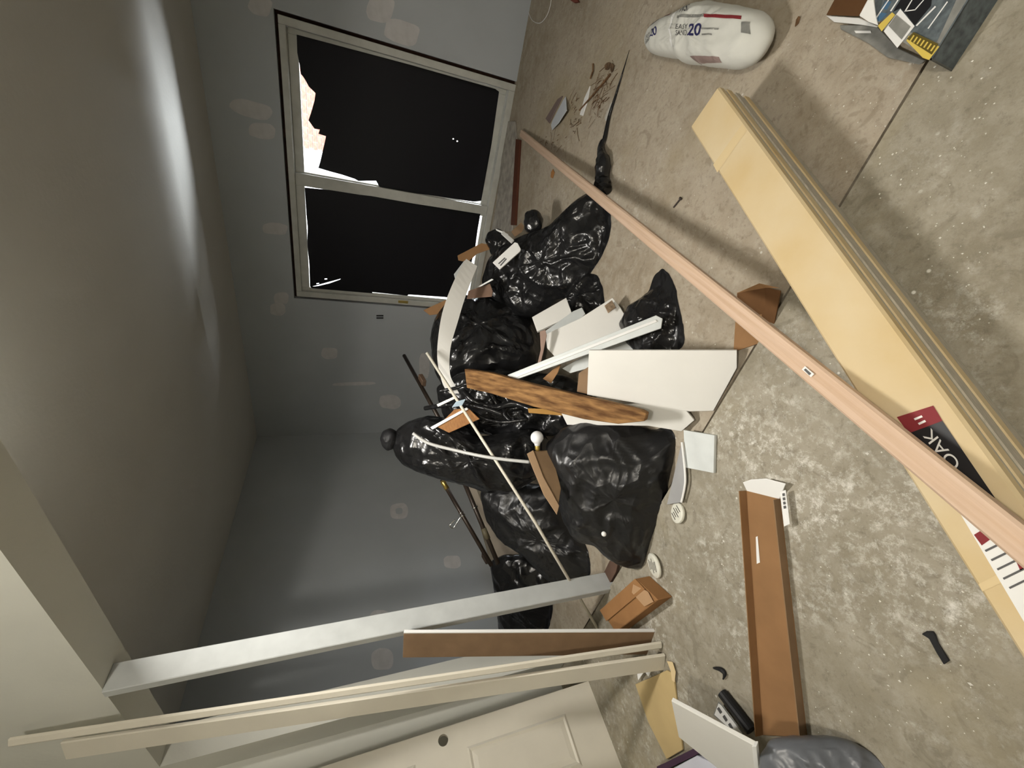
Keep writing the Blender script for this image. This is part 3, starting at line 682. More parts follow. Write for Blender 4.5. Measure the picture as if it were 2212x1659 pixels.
# yellow tan sheet on the floor by the door
e = thing('tan_board', 'tan cardboard sheet on the floor between the door and the casings', 'cardboard', onz(1400, 1540, ZF))
slab('sheet', [(1372, 1478), (1440, 1448), (1454, 1456), (1462, 1520), (1474, 1620), (1440, 1640), (1400, 1560)], plz(ZF+.012), .010, mat('tan_sheet', (.50, .38, .19), .8, .1, var=.1, vscale=5), e)
slab('cut_flap', [(1376, 1456), (1402, 1440), (1407, 1447), (1400, 1462), (1392, 1450), (1378, 1470)], plz(ZF+.022), .004, whitep_m, e)
slab('torn_edge', [(1440, 1428), (1452, 1430), (1459, 1452), (1457, 1474), (1451, 1470), (1448, 1448)], plz(ZF+.016), .004, mat('pale_torn_core', (.66, .52, .30), .8, .1), e)
# white shelf board standing up at bottom edge
e = thing('white_shelf_board', 'bright white board sticking up beside the brown channel carton', 'board', onz(1560, 1620, ZF))
pw = plp(onz(1450, 1516, ZF+.30), onz(1633, 1612, ZF+.25), onz(1466, 1592, ZF+.16))
slab('board_face', [(1450, 1514), (1631, 1612), (1640, 1690), (1600, 1700), (1466, 1592)], pw, .014, white_m, e)
slab('board_edge', [(1624, 1612), (1634, 1612), (1642, 1690), (1634, 1700)], (pw[0]+pw[1]*.002, pw[1]), .016, whitep_m, e)
e = thing('lavender_sheet', 'pale lavender sheet with a dark purple edge under the white board', 'sheet', onz(1500, 1650, ZF))
slab('sheet', [(1438, 1668), (1505, 1632), (1640, 1700), (1560, 1760), (1420, 1700)], plz(ZF+.05), .049, lav_m, e)
slab('edging', [(1418, 1656), (1436, 1648), (1500, 1616), (1510, 1628), (1440, 1662), (1420, 1668)], plz(ZF+.056), .053, purple_m, e)
e = thing('labelled_tube', 'dark narrow tube with a pale printed label lying beside the white board', 'tube', onz(1575, 1560, ZF))
t0, t1 = onz(1560, 1497, ZF+.022), onz(1622, 1578, ZF+.022)
put('tube_body', *tube([t0, t1], .020, 14), blk_m, e, smooth=False)
slab('label_card', [(1551, 1515), (1560, 1522), (1607, 1585), (1600, 1600), (1540, 1545)], plz(ZF+.028), .003, greyp_m, e)
slab('label_paper', [(1552, 1519), (1558, 1524), (1603, 1584), (1598, 1594), (1543, 1544)], plz(ZF+.030), .001, whitep_m, e)
for k in range(3): decal('label_print', [(1549+k*12, 1531+k*17), (1553+k*12, 1527+k*17), (1560+k*12, 1538+k*17), (1556+k*12, 1542+k*17)], plz(ZF+.0305), ink_m, e)
tag(put('rubber_scrap', *tube(bez([onz(1541, 1443, ZF+.008), onz(1556, 1446, ZF+.010), onz(1565, 1455, ZF+.010), onz(1562, 1467, ZF+.008)]), [.003+.006*math.sin(math.pi*min(1, k/22)) for k in range(25)]), blk_m, smooth=True), 'small curved black scrap on the floor beside the channel carton', 'scrap')
vs, fs = blob([(1640, 1640), (1662, 1606), (1720, 1596), (1800, 1594), (1860, 1612), (1930, 1650), (1960, 1740), (1640, 1740)], pl3((1700, 1600, .82), (1900, 1640, .68), (1750, 1700, .78)), .05, .06, seed=12, amp=.02, f=10, zmin=ZF)
tag(put('grey_plastic_sack', vs, fs, greybag_m, smooth=True), 'crumpled grey plastic sack at the end of the channel carton', 'sack')

# ================================================================== THE HEAP
def bag(name, px, pl, T, Tb, label, seed, m=bag_m, cat='bin bag', **k):
    vs, fs = blob(px, pl, T, Tb, seed=seed, **k)
    return tag(put(name, vs, fs, m, smooth=True), label, cat, 'black bin bags in the heap')
# big sausage shaped bag towards the window, with a twisted tail
e = thing('tied_bin_bag', 'long black bin bag with a twisted tail pointing at the paper sack', 'bin bag', onz(1330, 500, 0), 'black bin bags in the heap')
p1 = pl3((1360, 500, 2.06), (1070, 580, 2.85), (1180, 690, 2.62))
vs, fs = blob([(1042, 605), (1056, 560), (1085, 530), (1130, 508), (1182, 492), (1215, 462), (1250, 428), (1292, 404), (1330, 420), (1358, 455), (1374, 492), (1372, 522), (1345, 560), (1300, 590), (1262, 622), (1215, 652), (1165, 682), (1110, 690), (1070, 662), (1048, 635)], p1, .13, .2, seed=4, amp=.034, f=4.5, na=140, nr=34)
put('bag_body', vs, fs, bag_m, e, smooth=True)
tail = [onz(1302, 410, .06), onz(1300, 385, .05), onz(1302, 350, .05), onz(1298, 320, .03), onz(1306, 290, .02), onz(1316, 250, .012), onz(1330, 205, .009), onz(1345, 155, .007), onz(1359, 108, .005)]
tp = bez(tail, 6); rad = [max(.004, .062*(1-i/len(tp))**1.25*(1+.35*noise.noise(p*28))) for i, p in enumerate(tp)]
rad = [min(r, max(.004, p.z-.001)) if p.z > .004 else .003 for r, p in zip(rad, tp)]
rad[:14] = [.043+.014*noise.noise(p*40) for p in tp[:14]]
for i in range(14): tp[i] = Vector((tp[i].x, tp[i].y, max(tp[i].z, rad[i]+.003)))
for i in range(14, 22): rad[i] = .03 - (i-14)*.0022; tp[i].z = max(tp[i].z, rad[i]+.002)
for i in range(22, len(tp)): rad[i] = .013*(1-(i-22)/(len(tp)-21)); tp[i].z = rad[i]+.002
put('twisted_tail', *tube(tp, rad, 14), bag_m, e, smooth=True)
bag('bin_bag', [(930, 740), (938, 700), (960, 668), (1000, 652), (1060, 648), (1120, 668), (1158, 700), (1172, 745), (1165, 790), (1130, 815), (1060, 822), (1000, 830), (960, 845), (938, 800)], pl3((930, 740, 3.1), (1170, 740, 2.75), (1050, 650, 3.1)), .24, .22, 'plump black bin bag behind the bent white strip', 6, amp=.04, f=5)
bag('bin_bag', [(1222, 640), (1240, 605), (1275, 590), (1315, 598), (1338, 628), (1342, 665), (1300, 690), (1240, 690), (1215, 670)], pl3((1222, 640, 2.42), (1340, 640, 2.10), (1280, 690, 2.25)), .10, .12, 'small black bin bag lying between the white offcuts and the long bag', 8, amp=.03, f=7)
bag('bin_bag', [(1338, 702), (1356, 664), (1392, 642), (1420, 622), (1440, 596), (1468, 585), (1492, 604), (1506, 650), (1515, 700), (1514, 752), (1450, 775), (1385, 772), (1352, 740)], pl3((1320, 690, 1.84), (1515, 720, 1.46), (1450, 600, 1.62)), .09, .10, 'black bin bag just above the large white panel', 10, amp=.026, f=7)
bag('bin_bag', [(940, 838), (1000, 800), (1100, 800), (1220, 810), (1275, 840), (1290, 900), (1230, 940), (1120, 945), (1020, 935), (960, 905)], pl3((940, 838, 2.75), (1280, 850, 2.15), (1100, 945, 2.5)), .08, .10, 'dark bin bag buried under the brown plank', 14, amp=.03, f=6)
e = thing('tied_bin_bag', 'black bin bag with its tied neck sticking out above the curtain rods', 'bin bag', at(1000, 980, 2.6)*1 - UP*at(1000, 980, 2.6).z, 'black bin bags in the heap')
p5 = pl3((860, 950, 2.62), (1180, 970, 2.28), (1000, 1050, 2.5))
vs, fs = blob([(846, 962), (850, 935), (880, 910), (925, 897), (965, 905), (1005, 925), (1040, 945), (1100, 935), (1150, 925), (1185, 945), (1188, 990), (1165, 1030), (1110, 1062), (1050, 1062), (1000, 1044), (950, 1032), (895, 1014), (862, 995)], p5, .15, .14, seed=17, amp=.034, f=6, nr=30)
put('bag_body', vs, fs, bag_m, e, smooth=True)
vs, fs = blob([(821, 945), (828, 929), (842, 924), (856, 930), (862, 950), (852, 970), (836, 974), (824, 962)], pl3((821, 945, 2.62), (860, 950, 2.6), (840, 974, 2.62)), .06, .06, seed=18, amp=.012, f=14, na=40, nr=10)
put('tied_neck', vs, fs, blk_m, e, smooth=True)
bag('bin_bag', [(1178, 960), (1215, 925), (1262, 908), (1320, 905), (1372, 922), (1418, 930), (1470, 922), (1478, 945), (1462, 985), (1452, 1040), (1442, 1090), (1428, 1135), (1408, 1185), (1388, 1226), (1345, 1222), (1308, 1200), (1282, 1175), (1240, 1165), (1215, 1120), (1200, 1070), (1185, 1015)], pl3((1190, 980, 1.90), (1470, 930, 1.53), (1388, 1220, 1.70)), .15, .16, 'large dusty black bin bag at the front of the heap', 21, bagd_m, amp=.032, f=4.2, na=150, nr=34, zmin='step')
bag('bin_bag', [(1036, 1060), (1070, 1040), (1130, 1045), (1195, 1050), (1218, 1100), (1250, 1150), (1305, 1185), (1325, 1225), (1300, 1262), (1240, 1272), (1180, 1250), (1130, 1195), (1080, 1165), (1050, 1120)], pl3((1040, 1080, 2.75), (1200, 1060, 2.42), (1270, 1250, 2.32)), .12, .16, 'dusty black bin bag behind the thin white rod', 24, bagd_m, amp=.03, f=5)
bag('bin_bag', [(1058, 1215), (1085, 1200), (1130, 1200), (1188, 1228), (1238, 1262), (1252, 1300), (1238, 1340), (1180, 1372), (1110, 1385), (1078, 1370), (1074, 1310), (1066, 1262)], pl3((1060, 1230, 3.1), (1240, 1290, 2.75), (1100, 1380, 3.15)), .12, .14, 'black bin bag seen behind the upright post', 27, amp=.03, f=5)
bag('bin_bag', [(1130, 480), (1134, 462), (1150, 453), (1166, 458), (1174, 475), (1170, 495), (1148, 502), (1134, 496)], pl3((1130, 480, 2.62), (1174, 480, 2.56), (1150, 500, 2.58)), .05, .08, 'small black knotted bag end above the long bin bag', 29, na=50, nr=12, amp=.014, f=14)
bag('bin_bag', [(1048, 520), (1054, 502), (1078, 493), (1100, 510), (1108, 535), (1085, 560), (1062, 552)], pl3((1048, 520, 2.98), (1108, 530, 2.85), (1085, 560, 2.9)), .05, .08, 'small crumpled black bag top in front of the window sill', 33, na=50, nr=12, amp=.014, f=12)

# ---- boards and offcuts
def board(name, px, pl, th, m, label, cat, **k): return tag(slab(name, px, pl, th, m, **k), label, cat)
s1 = onp(1592, 795, plc(CH+.03)); s2 = onp(1541, 888, plc(CH+.03))
pp = plp(s1, s2, at(1272, 757, 1.58))
e = thing('melamine_sheet', 'large plain white panel in the middle of the heap', 'panel', Vector((s1.x, s1.y, 0)))
slab('panel_face', [(1272, 757), (1592, 757), (1592, 795), (1541, 888), (1490, 889), (1440, 882), (1268, 853)], pp, .012, white_m, e)
board('melamine_sheet', [(1212, 892), (1300, 880), (1400, 870), (1480, 884), (1500, 908), (1472, 932), (1400, 920), (1225, 918)], (pp[0]-pp[1]*.016, pp[1]), .012, white_m, 'scuffed white panel showing below the brown plank', 'panel')
pw1 = pl3((1150, 684, 2.02), (1236, 679, 1.9), (1223, 643, 1.96)); 
board('shelf_offcut', [(1149, 685), (1223, 643), (1237, 681), (1160, 716)], pl3((1150, 684, 2.24), (1236, 679, 2.10), (1223, 643, 2.16)), .018, white_m, 'square white shelf offcut at the far end of the white pile', 'offcut')
board('shelf_offcut', [(1176, 716), (1238, 672), (1257, 664), (1264, 677), (1250, 694), (1186, 726)], pl3((1176, 716, 2.11), (1264, 677, 2.01), (1257, 664, 2.05)), .014, whiteg_m, 'narrow rounded white offcut between two white shelf boards', 'offcut')
board('shelf_board', [(1178, 722), (1252, 688), (1299, 658), (1323, 643), (1340, 664), (1364, 706), (1204, 776), (1182, 752)], pl3((1180, 722, 2.04), (1323, 643, 1.86), (1364, 706, 1.78)), .022, white_m, 'white shelf board with a chipped corner under the white moulding', 'board')
board('shelf_chip', [(1306, 660), (1322, 648), (1330, 664), (1314, 676)], pl3((1306, 660, 1.845), (1322, 648, 1.84), (1330, 664, 1.82)), .006, mat('chipped_core', (.34, .25, .17), .9, .1, var=.4, vscale=60), 'brown chipped patch stuck on the white shelf board', 'chip')
board('shelf_board', [(1214, 796), (1280, 758), (1382, 726), (1398, 757), (1290, 790), (1232, 806)], pl3((1214, 796, 1.96), (1398, 757, 1.68), (1382, 726, 1.70)), .012, whiteg_m, 'white strip of shelf board behind the large white panel', 'board')
e = thing('white_moulding', 'long white moulding laid across the shelf boards', 'moulding', Vector((at(1425, 695, 1.5).x, at(1425, 695, 1.5).y, 0)))
pm = pl3((1100, 808, 2.06), (1417, 681, 1.50), (1428, 708, 1.48))
slab('flat', [(1096, 810), (1417, 681), (1431, 688), (1428, 709), (1108, 822)], pm, .012, whiteg_m, e)
slab('raised_bead', [(1110, 810), (1416, 690), (1420, 695), (1116, 815)], (pm[0]+pm[1]*.006, pm[1]), .006, whitep_m, e)
e = thing('brown_plank', 'rough stained brown plank lying across the heap', 'plank', Vector((at(1390, 900, 1.42).x, at(1390, 900, 1.42).y, 0)))
pk = pl3((1005, 825, 2.30), (1390, 905, 1.40), (1385, 888, 1.405))
slab('plank', [(1003, 797), (1060, 806), (1140, 828), (1240, 852), (1330, 873), (1385, 887), (1396, 893), (1392, 910), (1335, 916), (1262, 906), (1150, 878), (1060, 850), (1008, 838)], pk, .035, osb_m, e, bevel=.003)
board('brown_stick', [(1166, 716), (1178, 712), (1181, 724), (1174, 760), (1166, 792), (1160, 790), (1168, 755)], pl3((1166, 716, 2.0), (1181, 724, 1.98), (1160, 790, 2.0)), .010, mat('mauve_stick', (.30, .21, .17), .8, .1), 'short mauve brown stick at the end of the white shelf boards', 'stick')
board('cardboard_scrap', [(1172, 818), (1196, 796), (1212, 786), (1204, 806), (1190, 828)], pl3((1172, 818, 2.0), (1212, 786, 1.9), (1190, 828, 1.95)), .004, brown_m, 'cardboard scrap poking out under the white moulding', 'cardboard')
board('cardboard_scrap', [(1250, 806), (1274, 790), (1272, 852), (1246, 846)], pl3((1250, 806, 1.74), (1274, 790, 1.70), (1246, 846, 1.73)), .004, mdf_m, 'cardboard strip behind the left edge of the large white panel', 'cardboard')
board('cardboard_scrap', [(1140, 882), (1200, 884), (1230, 892), (1215, 898), (1142, 892)], pl3((1140, 882, 2.04), (1230, 892, 1.94), (1142, 892, 2.04)), .004, mat('orange_wood', (.40, .22, .06), .7, .2), 'orange wooden strip below the brown plank', 'wood strip')
# cardboard box stump behind the oak strip
e = thing('torn_cardboard_box', 'torn brown cardboard box under the oak nosing strip', 'box', onz(1640, 690, 0))
fa = [onz(1596, 640, .11), onz(1652, 624, .12), onz(1640, 750, 0.0), onz(1588, 758, 0.004)]
put('side_panel', *prism([onz(1594, 632, .06), onz(1655, 622, .06), onz(1640, 742, .004), onz(1586, 760, .004)], UP*.004), brown_m, e)
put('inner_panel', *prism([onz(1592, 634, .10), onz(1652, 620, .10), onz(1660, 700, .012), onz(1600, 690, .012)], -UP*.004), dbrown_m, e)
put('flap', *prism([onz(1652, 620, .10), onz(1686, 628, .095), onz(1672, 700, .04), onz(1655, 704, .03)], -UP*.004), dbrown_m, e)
put('flap', *prism([onz(1594, 632, .102), onz(1640, 612, .11), onz(1684, 622, .11), onz(1652, 622, .102)], -UP*.004), brown_m, e)
# bent white strip
L_ = [(1007, 559), (981, 606), (958, 666), (947, 725), (945, 780), (957, 831), (972, 850)]; R_ = [(1031, 575), (1008, 633), (988, 698), (973, 753), (972, 807), (984, 834), (992, 850)]
dep = [2.62, 2.55, 2.5, 2.46, 2.44, 2.44, 2.45]
lp = bez([at(x, y, d) for (x, y), d in zip(L_, dep)], 5); rp = bez([at(x, y, d-.015) for (x, y), d in zip(R_, dep)], 5)
vs, fs = [], []
for a, b in zip(lp, rp):
    nn = (b-a).cross(UP).normalized(); nn = Vector((0, 1, -.2)).normalized()*.005; vs += [a, b, b+nn, a+nn]
for i in range(len(lp)-1):
    for k in range(4): fs.append([4*i+k, 4*i+(k+1) % 4, 4*i+4+(k+1) % 4, 4*i+4+k])
fs += [[0, 1, 2, 3], [4*len(lp)-4+k for k in range(4)]]
tag(put('bent_strip', vs, fs, white_m), 'bent white strip curving up in front of the window corner', 'strip')
board('strip_stub', [(981, 592), (1004, 562), (1008, 576), (990, 602), (984, 604)], pl3((981, 592, 2.66), (1008, 562, 2.68), (984, 604, 2.66)), .005, whiteg_m, 'short white stub behind the top of the bent strip', 'strip')
# rods
tag(put('thin_white_rod', *tube([at(922, 762, 2.40), at(1156, 1128, 1.95), onz(1297, 1368, .012)], .0085, 10), cream_m, smooth=True), 'thin straight off white rod slanting across the whole heap', 'rod')
tag(put('bent_tube', *tube(bez([at(892, 936, 2.34), at(925, 957, 2.30), at(985, 973, 2.22), at(1045, 986, 2.10), at(1095, 993, 2.02), at(1144, 998, 1.96)]), .009, 10), mat('grey_white_tube', (.50, .50, .48), .4, .4), smooth=True), 'bent grey white tube lying over the tied bin bag', 'tube')
def rod(name, a, b, r, label): 
    e = thing(name, label, 'rod', Vector((b.x, b.y, 0))); put('rod', *tube([a, b], r, 10), pipe_m, e, smooth=True); return e, a, b
e, a, b = rod('curtain_rod', at(873, 768, 3.7), at(960, 925, 2.95), .016, 'dark curtain rod rising against the wall above the tied bag')
c = a.lerp(b, .42); dd = (b-a).normalized(); put('bracket', *obox(c+Vector((.02, -.02, -.02)), dd*.05, dd.cross(UP).normalized()*.03, dd.cross(UP).cross(dd).normalized()*.018), mat('brown_bracket', (.14, .09, .06), .5, .3), e, bevel=.004)
e, a, b = rod('curtain_rod', at(954, 1036, 3.0), at(1062, 1222, 2.72), .015, 'dark curtain rod with a brass end below the tied bag')
dd = (b-a).normalized(); put('brass_ferrule', *tube([a+dd*.01, a+dd*.03, a+dd*.045, a+dd*.08], [.017, .021, .017, .019], 12), brass_m, e, smooth=True); put('end_cap', *obox(a.lerp(b, .88)+Vector((-.015, 0, 0)), dd*.03, Vector((.025, 0, 0)), UP*.014), pipe_m, e, bevel=.003)
for t in (.40, .43): c = a.lerp(b, t); put('chrome_ring', *tube([c-dd*.006, c+dd*.006], .020, 12), chrome_m, e, smooth=True)
put('clip', *tube(bez([a.lerp(b, .42), a.lerp(b, .42)+Vector((-.05, 0, .035)), a.lerp(b, .42)+Vector((-.09, 0, .065)), a.lerp(b, .42)+Vector((-.07, 0, .09)), a.lerp(b, .42)+Vector((-.03, 0, .05))]), .004, 6), chrome_m, e, smooth=True)
e, a, b = rod('curtain_rod', at(998, 1030, 2.85), at(1076, 1218, 2.66), .016, 'second dark curtain rod beside the brass ended one')
dd = (b-a).normalized(); c = a.lerp(b, .36); put('chrome_ring', *tube([c-dd*.006, c+dd*.006], .022, 12), chrome_m, e, smooth=True); put('sleeve', *tube([a.lerp(b, .6), a.lerp(b, .72)], .020, 12), mat('olive_sleeve', (.10, .085, .05), .5, .3), e, smooth=True)
board('beige_lath', [(1008, 1044), (1030, 1058), (1050, 1110), (1064, 1142), (1098, 1162), (1180, 1290), (1160, 1310), (1070, 1206), (1040, 1140)], pl3((1008, 1044, 3.42), (1098, 1162, 3.34), (1070, 1206, 3.36)), .012, mat('beige_lath_wood', (.36, .31, .25), .8, .1, var=.1), 'beige board standing behind the curtain rods', 'board')

# globe bulb on a cardboard lamp base
e = thing('globe_bulb', 'white frosted globe bulb with brass screw base on the heap', 'bulb', Vector((at(1160, 950, 1.87).x, at(1160, 950, 1.87).y, 0)))
bc = at(1160, 945, 1.87); dn = (at(1162, 990, 1.87) - at(1160, 945, 1.87)).normalized(); R = .033
put('glass_globe', *lathe(bc - dn*R, dn, [(R*(1-math.cos(a)), max(.0005, R*math.sin(a))) for a in [i*math.pi*.80/14 for i in range(15)]] + [(R*2.0, R*.46), (R*2.25, R*.42)], 24), bulb_m, e, smooth=True)
put('screw_base', *lathe(bc + dn*R*1.22, dn, [(0, .012), (.004, .014), (.008, .012), (.012, .0138), (.016, .012), (.02, .0135), (.024, .010), (.03, .005)], 18), brass_m, e, smooth=True)
e = thing('cardboard_sleeve', 'open cardboard sleeve holding the globe bulb', 'cardboard', Vector((at(1175, 1030, 1.84).x, at(1175, 1030, 1.84).y, 0)))
ps_ = pl3((1140, 975, 1.90), (1192, 972, 1.86), (1204, 1105, 1.70))
slab('front_panel', [(1152, 974), (1192, 972), (1201, 1013), (1212, 1055), (1206, 1092), (1172, 1030)], ps_, .004, mat('olive_brown_card', (.155, .10, .055), .85, .1, var=.2), e)
slab('side_panel', [(1138, 980), (1152, 972), (1174, 1030), (1208, 1092), (1203, 1112), (1174, 1068), (1150, 1010)], (ps_[0]+ps_[1]*.006, ps_[1]), .004, mat('pale_brown_card', (.33, .22, .13), .85, .1, var=.15), e)
tag(put('white_bead', *lathe(at(1306, 1152, 1.52), Vector((0, -.6, .8)), [(0, .003), (.004, .009), (.010, .0115), (.016, .009), (.020, .003)], 14), whitep_m, smooth=True), 'small white bead knob lying on the front bin bag', 'bead')
# orange brown offcut with white edge, near the tied neck
e = thing('white_edged_offcut', 'orange brown wood offcut with a white edge beside the tied neck', 'offcut', Vector((at(990, 910, 2.2).x, at(990, 910, 2.2).y, 0)))
po_ = pl3((948, 921, 2.37), (1012, 884, 2.30), (970, 934, 2.34))
slab('offcut', [(944, 922), (982, 884), (1012, 882), (1036, 905), (970, 935)], po_, .015, mat('orange_brown_wood', (.34, .165, .06), .7, .2, col2=(.24, .11, .04), vscale=12, stretch=((1, 10, 10), (0, 0, .5))), e)
slab('white_edge', [(929, 923), (1008, 880), (1012, 884), (934, 928)], (po_[0]+po_[1]*.012, po_[1]), .012, whitep_m, e)
board('white_stick', [(943, 874), (984, 855), (986, 860), (946, 879)], pl3((943, 874, 2.38), (986, 855, 2.32), (946, 879, 2.38)), .008, whitep_m, 'short white stick beside the pale blue tag', 'stick')
board('blue_tag', [(976, 880), (985, 868), (1006, 862), (998, 877)], pl3((976, 880, 2.26), (1006, 862, 2.22), (998, 877, 2.24)), .004, mat('pale_blue_card', (.40, .50, .58), .4, .4), 'pale blue glossy tag at the tip of the thin rod', 'tag')
# black cables and straps tangled between plank and bags
cab = [[(948, 845, 2.36), (985, 838, 2.30), (1010, 830, 2.26), (1030, 845, 2.22)], [(918, 882, 2.46), (955, 876, 2.36), (995, 872, 2.26), (1040, 880, 2.16), (1085, 895, 2.1)], [(1000, 845, 2.24), (1030, 870, 2.18), (1070, 880, 2.12), (1110, 872, 2.08), (1150, 885, 2.0)], [(1020, 890, 2.2), (1050, 905, 2.14), (1090, 912, 2.08), (1140, 905, 2.02)], [(1085, 850, 2.1), (1100, 870, 2.06), (1090, 895, 2.06), (1110, 915, 2.02)], [(1060, 850, 2.14), (1075, 875, 2.1), (1095, 885, 2.08), (1130, 880, 2.02), (1170, 892, 1.94)]]
names = ['highest', 'longest grey sheened', 'looping', 'lowest', 'upright hooked', 'thickest']
for i, c_ in enumerate(cab):
    tag(put('black_cable', *tube(bez([at(q[0], q[1], q[2]+.07+[.0, .03, .06, .09, .16, .21][i]) for q in c_], 6), .010 + .004*(i % 3), 8), bag_m, smooth=True), names[i] + ' black cable in the tangle under the brown plank', 'cable', 'tangled black cables')
# small pieces by the window sill
board('dark_wood_scrap', [(1292, 1262), (1316, 1212), (1338, 1204), (1330, 1236), (1318, 1258)], plz(.025), .02, mat('dark_wood', (.12, .075, .055), .8, .1, var=.3), 'dark brown wood scrap between the front bag and the post', 'wood scrap')
board('cardboard_strip', [(914, 670), (962, 648), (970, 655), (950, 678), (928, 681)], pl3((914, 670, 3.3), (970, 648, 3.1), (928, 681, 3.25)), .006, brown_m, 'brown cardboard strip left of the bent white strip', 'cardboard')
board('cardboard_strip', [(1012, 628), (1058, 612), (1064, 628), (1062, 640), (1008, 645)], pl3((1012, 628, 2.72), (1064, 614, 2.6), (1008, 645, 2.7)), .006, mat('mauve_brown_card', (.22, .14, .10), .85, .1, var=.2), 'brown cardboard strip between the bent strip and the long bag', 'cardboard')
board('cardboard_strip', [(988, 552), (1040, 525), (1055, 528), (1058, 538), (1030, 548), (1010, 566), (990, 562)], pl3((988, 552, 3.05), (1058, 528, 2.95), (1010, 566, 3.0)), .006, brown_m, 'brown cardboard strip in front of the dark window pane', 'cardboard')
board('cardboard_strip', [(1104, 500), (1126, 480), (1132, 488), (1128, 500), (1112, 512)], pl3((1104, 500, 2.9), (1132, 482, 2.85), (1112, 512, 2.88)), .006, mdf_m, 'brown cardboard strip beside the small knotted bag', 'cardboard')
e = thing('white_tag', 'white tag with small grey print lying on the long bin bag', 'tag', Vector((at(1095, 550, 2.5).x, at(1095, 550, 2.5).y, 0)))
pt_ = pl3((1064, 568, 2.53), (1124, 540, 2.44), (1080, 581, 2.5))
slab('card', [(1064, 567), (1112, 523), (1118, 525), (1125, 538), (1124, 542), (1079, 582)], pt_, .012, whitep_m, e)
for k in range(2): decal('print_line', [(1076+k*4, 569+k*4), (1090+k*3, 556+k*2), (1092+k*3, 558+k*2), (1078+k*4, 571+k*4)], pt_, ink_m, e, .001)
board('white_cap_strip', [(1082, 504), (1088, 499), (1110, 518), (1104, 524)], pl3((1082, 504, 2.70), (1110, 518, 2.56), (1088, 499, 2.70)), .010, whitep_m, 'white plastic strip above the printed white tag', 'strip')
board('white_sliver', [(1070, 494), (1086, 500), (1098, 506), (1096, 510), (1072, 498)], pl3((1070, 494, 2.80), (1098, 506, 2.75), (1072, 498, 2.80)), .005, whitep_m, 'thin white sliver on top of the small crumpled bag', 'sliver')
board('white_sliver', [(1030, 620), (1062, 602), (1066, 604), (1036, 620)], pl3((1030, 620, 2.62), (1066, 602, 2.5), (1036, 621, 2.6)), .003, whitep_m, 'thin white sliver beside the mauve brown card strip', 'sliver')
e = thing('outlet_bracket', 'small black wire clip fixed to the wall below the window', 'clip', onp(820, 685, plc(CW)))
for dx in (0, 5): put('prong', *tube([onp(813, 682+dx, plc(CW-.008)), onp(828, 682+dx, plc(CW-.008))], .008, 8), blk_m, e)
# floor edge strip below the window
e = thing('sill_board', 'dirty white board on the floor along the window sill', 'board', WP(1.0, CW-.12, 0))
slab('board', [(1092, 262), (1112, 262), (1116, 300), (1106, 500), (1062, 500), (1072, 440)], plz(.014), .012, mat('dirty_white_board', (.42, .39, .34), .8, .1, var=.3, vscale=14), e)
slab('edge_lath', [(1114, 300), (1122, 302), (1112, 486), (1103, 486)], plz(.024), .022, mat('dark_red_brown_lath', (.10, .035, .02), .7, .2), e)

# ---- litter on the far floor
board('paper_scrap', [(1190, 270), (1203, 233), (1222, 208), (1224, 238), (1206, 266), (1192, 281)], plp(onz(1190, 270, .004), onz(1222, 208, .004), onz(1224, 240, .05)), .004, mat('bluish_white_card', (.62, .66, .70), .6, .2), 'bluish white card scrap on the floor near the window', 'card')
board('card_flap', [(1178, 256), (1204, 214), (1214, 207), (1198, 240), (1186, 266)], plz(.012), .010, mat('grey_brown_card', (.17, .13, .12), .8, .1), 'dark grey brown card flap beside the bluish white scrap', 'card')
board('wood_splinter', [(1252, 248), (1262, 212), (1274, 185), (1268, 220), (1258, 250)], plz(.010), .008, whitep_m, 'pale white wood splinter lying in the leaf litter', 'splinter')
board('paper_scrap', [(1306, 256), (1318, 224), (1322, 220), (1316, 246), (1308, 262)], plz(.006), .004, mat('pale_grey_paper', (.50, .49, .45), .8, .1), 'pale grey paper scrap beside the twisted bag tail', 'paper')
vs, fs = [], []
rnd = random.Random(5)
for i in range(260):
    t = rnd.random(); cx = 1185+t*150+rnd.gauss(0, 16); cy = 300-t*140+rnd.gauss(0, 16)
    if not (1150 < cx < 1345) or abs(cx-(1358-(cy-108)*.27)) < 14 or (1172 < cx < 1232 and 200 < cy < 290) or (1248 < cx < 1280 and 180 < cy < 256): continue
    p = onz(cx, cy, .004+rnd.random()*.008); a = rnd.gauss(-.95, .5); d_ = (onz(cx+math.cos(a)*10, cy+math.sin(a)*10, p.z)-p).normalized(); l = rnd.choice([.015, .02, .03, .05, .09])*(.6+rnd.random())
    v2, f2 = tube([p-d_*l/2, p+Vector((rnd.gauss(0, .004), rnd.gauss(0, .004), .002)), p+d_*l/2], rnd.uniform(.0007, .0019), 4)
    k = len(vs); vs += v2; fs += [[q+k for q in f] for f in f2]
tag(put('leaf_litter', vs, fs, twig_m), 'dry twigs and leaf litter swept up near the window', 'litter', kind='stuff')
for i, (x0, y0, x1, y1, l_) in enumerate([(1252, 238, 1318, 160, 'longest dry twig across the leaf litter'), (1275, 170, 1281, 138, 'short dry twig above the leaf litter')]):
    tag(put('dry_twig', *tube([onz(x0, y0, .012), onz((x0+x1)/2+3, (y0+y1)/2-2, .014), onz(x1, y1, .010)], .005, 6), twig_m), l_, 'twig')
def leaf(px, py, r, rot, label):
    c = onz(px, py, .004); pts = []
    for k in range(14):
        a = 2*math.pi*k/14; x = math.cos(a)*r; y = math.sin(a)*r*.55; pts.append(c+Vector((x*math.cos(rot)-y*math.sin(rot), x*math.sin(rot)+y*math.cos(rot), .006*math.cos(a)**2)))
    tag(put('dry_leaf', *prism(pts, UP*.002), mat('curled_leaf', (.13, .085, .05), .8, .1, var=.4, vscale=40)), label, 'leaf')
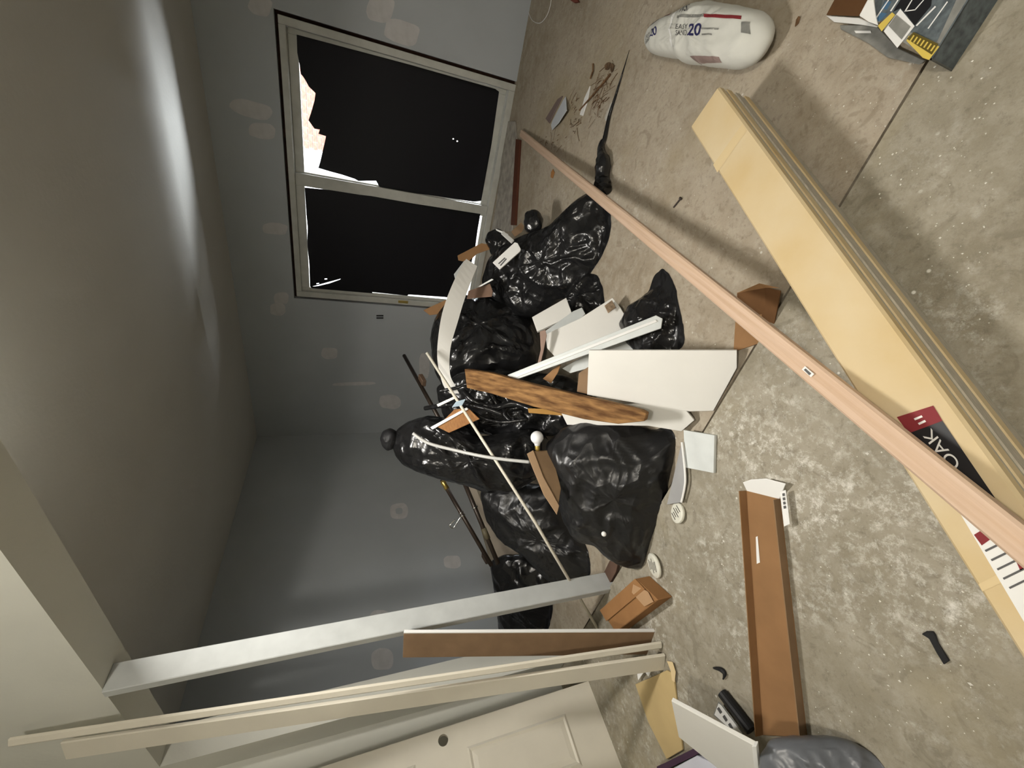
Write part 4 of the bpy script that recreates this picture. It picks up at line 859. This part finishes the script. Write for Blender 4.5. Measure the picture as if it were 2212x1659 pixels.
leaf(1314, 143, .035, .9, 'left of two dry leaves above the leaf litter'); leaf(1323, 147, .03, .3, 'right of two dry leaves above the leaf litter')
tag(put('nail', *merge(tube([onz(1455, 448, .006), onz(1469, 430, .008)], .0035, 8), tube([onz(1469, 430, .008), onz(1471, 427.5, .008)], .008, 8)), mat('rusty_nail', (.05, .04, .035), .6, .3)), 'single dark nail on the floor beside the oak strip', 'nail')
tag(put('white_thread', *tube(bez([onz(1141, 26, .01), onz(1150, 44, .006), onz(1166, 50, .006), onz(1180, 36, .006), onz(1188, 15, .006), onz(1192, -10, .006)]), .0028, 6), whitep_m), 'loop of white thread on the floor at the wall edge', 'thread')
board('wood_chip', [(1228, -2), (1246, -2), (1250, 4), (1240, 6)], plz(.016), .014, mat('red_brown_chip', (.16, .045, .03), .7, .2), 'red brown wood chip at the top edge of the floor', 'chip')
board('leaf_scrap', [(1716, 58), (1719, 42), (1724, 34), (1728, 36), (1724, 50)], plz(.006), .004, twig_m, 'dark curled leaf scrap between sack and printed carton', 'leaf')
board('wood_chip', [(1190, 372), (1194, 365), (1197, 372), (1193, 385), (1189, 383)], plz(.008), .006, mat('orange_chip', (.36, .17, .06), .7, .2), 'tiny orange wood chip beside the oak strip', 'chip')
# plaster crumbs
FOOT = [(Vector((A0.x, A0.y, ZF)), axis, CL+.1, W_.normalized(), W_.length+.05), (Vector((bp_[0].x, bp_[0].y, 0)), bx_.normalized(), 1.2, far_v.normalized(), 1.2)]
vs, fs = [], []
for i in range(800):
    cx, cy = rnd.uniform(1480, 2150), rnd.uniform(60, 1600)
    p = onz(cx, cy, ZF)
    near_ = p.dot(N) < CH-.01
    if not near_: p = onz(cx, cy, 0.)
    if near_ is False and p.dot(N) < CH+.01: continue
    if any((p-c0).dot(u0) > -.03 and (p-c0).dot(u0) < l0 and -.05 < (p-c0).dot(v0) < w0 for c0, u0, l0, v0, w0 in FOOT): continue
    if (p-onz(1540, 80, 0)).length < .5 or (1590 < cx < 1760 and 1020 < cy < 1620): continue
    r = rnd.uniform(.0008, .0026)*(1.7 if rnd.random() < .05 else 1)
    q = p + UP*r*.5; k = len(vs)
    vs += [q+Vector((r*rnd.uniform(.6, 1.4), 0, 0)), q+Vector((0, r*rnd.uniform(.6, 1.4), 0)), q-Vector((r*rnd.uniform(.6, 1.4), 0, 0)), q-Vector((0, r*rnd.uniform(.6, 1.4), 0)), q+UP*r*.7, q-UP*r*.45]
    fs += [[k+a, k+b, k+4] for a, b in ((0, 1), (1, 2), (2, 3), (3, 0))] + [[k+b, k+a, k+5] for a, b in ((0, 1), (1, 2), (2, 3), (3, 0))]
tag(put('plaster_crumbs', vs, fs, mat('plaster_white', (.72, .70, .63), .9, .1)), 'white plaster crumbs scattered over both floors', 'crumbs', kind='stuff')
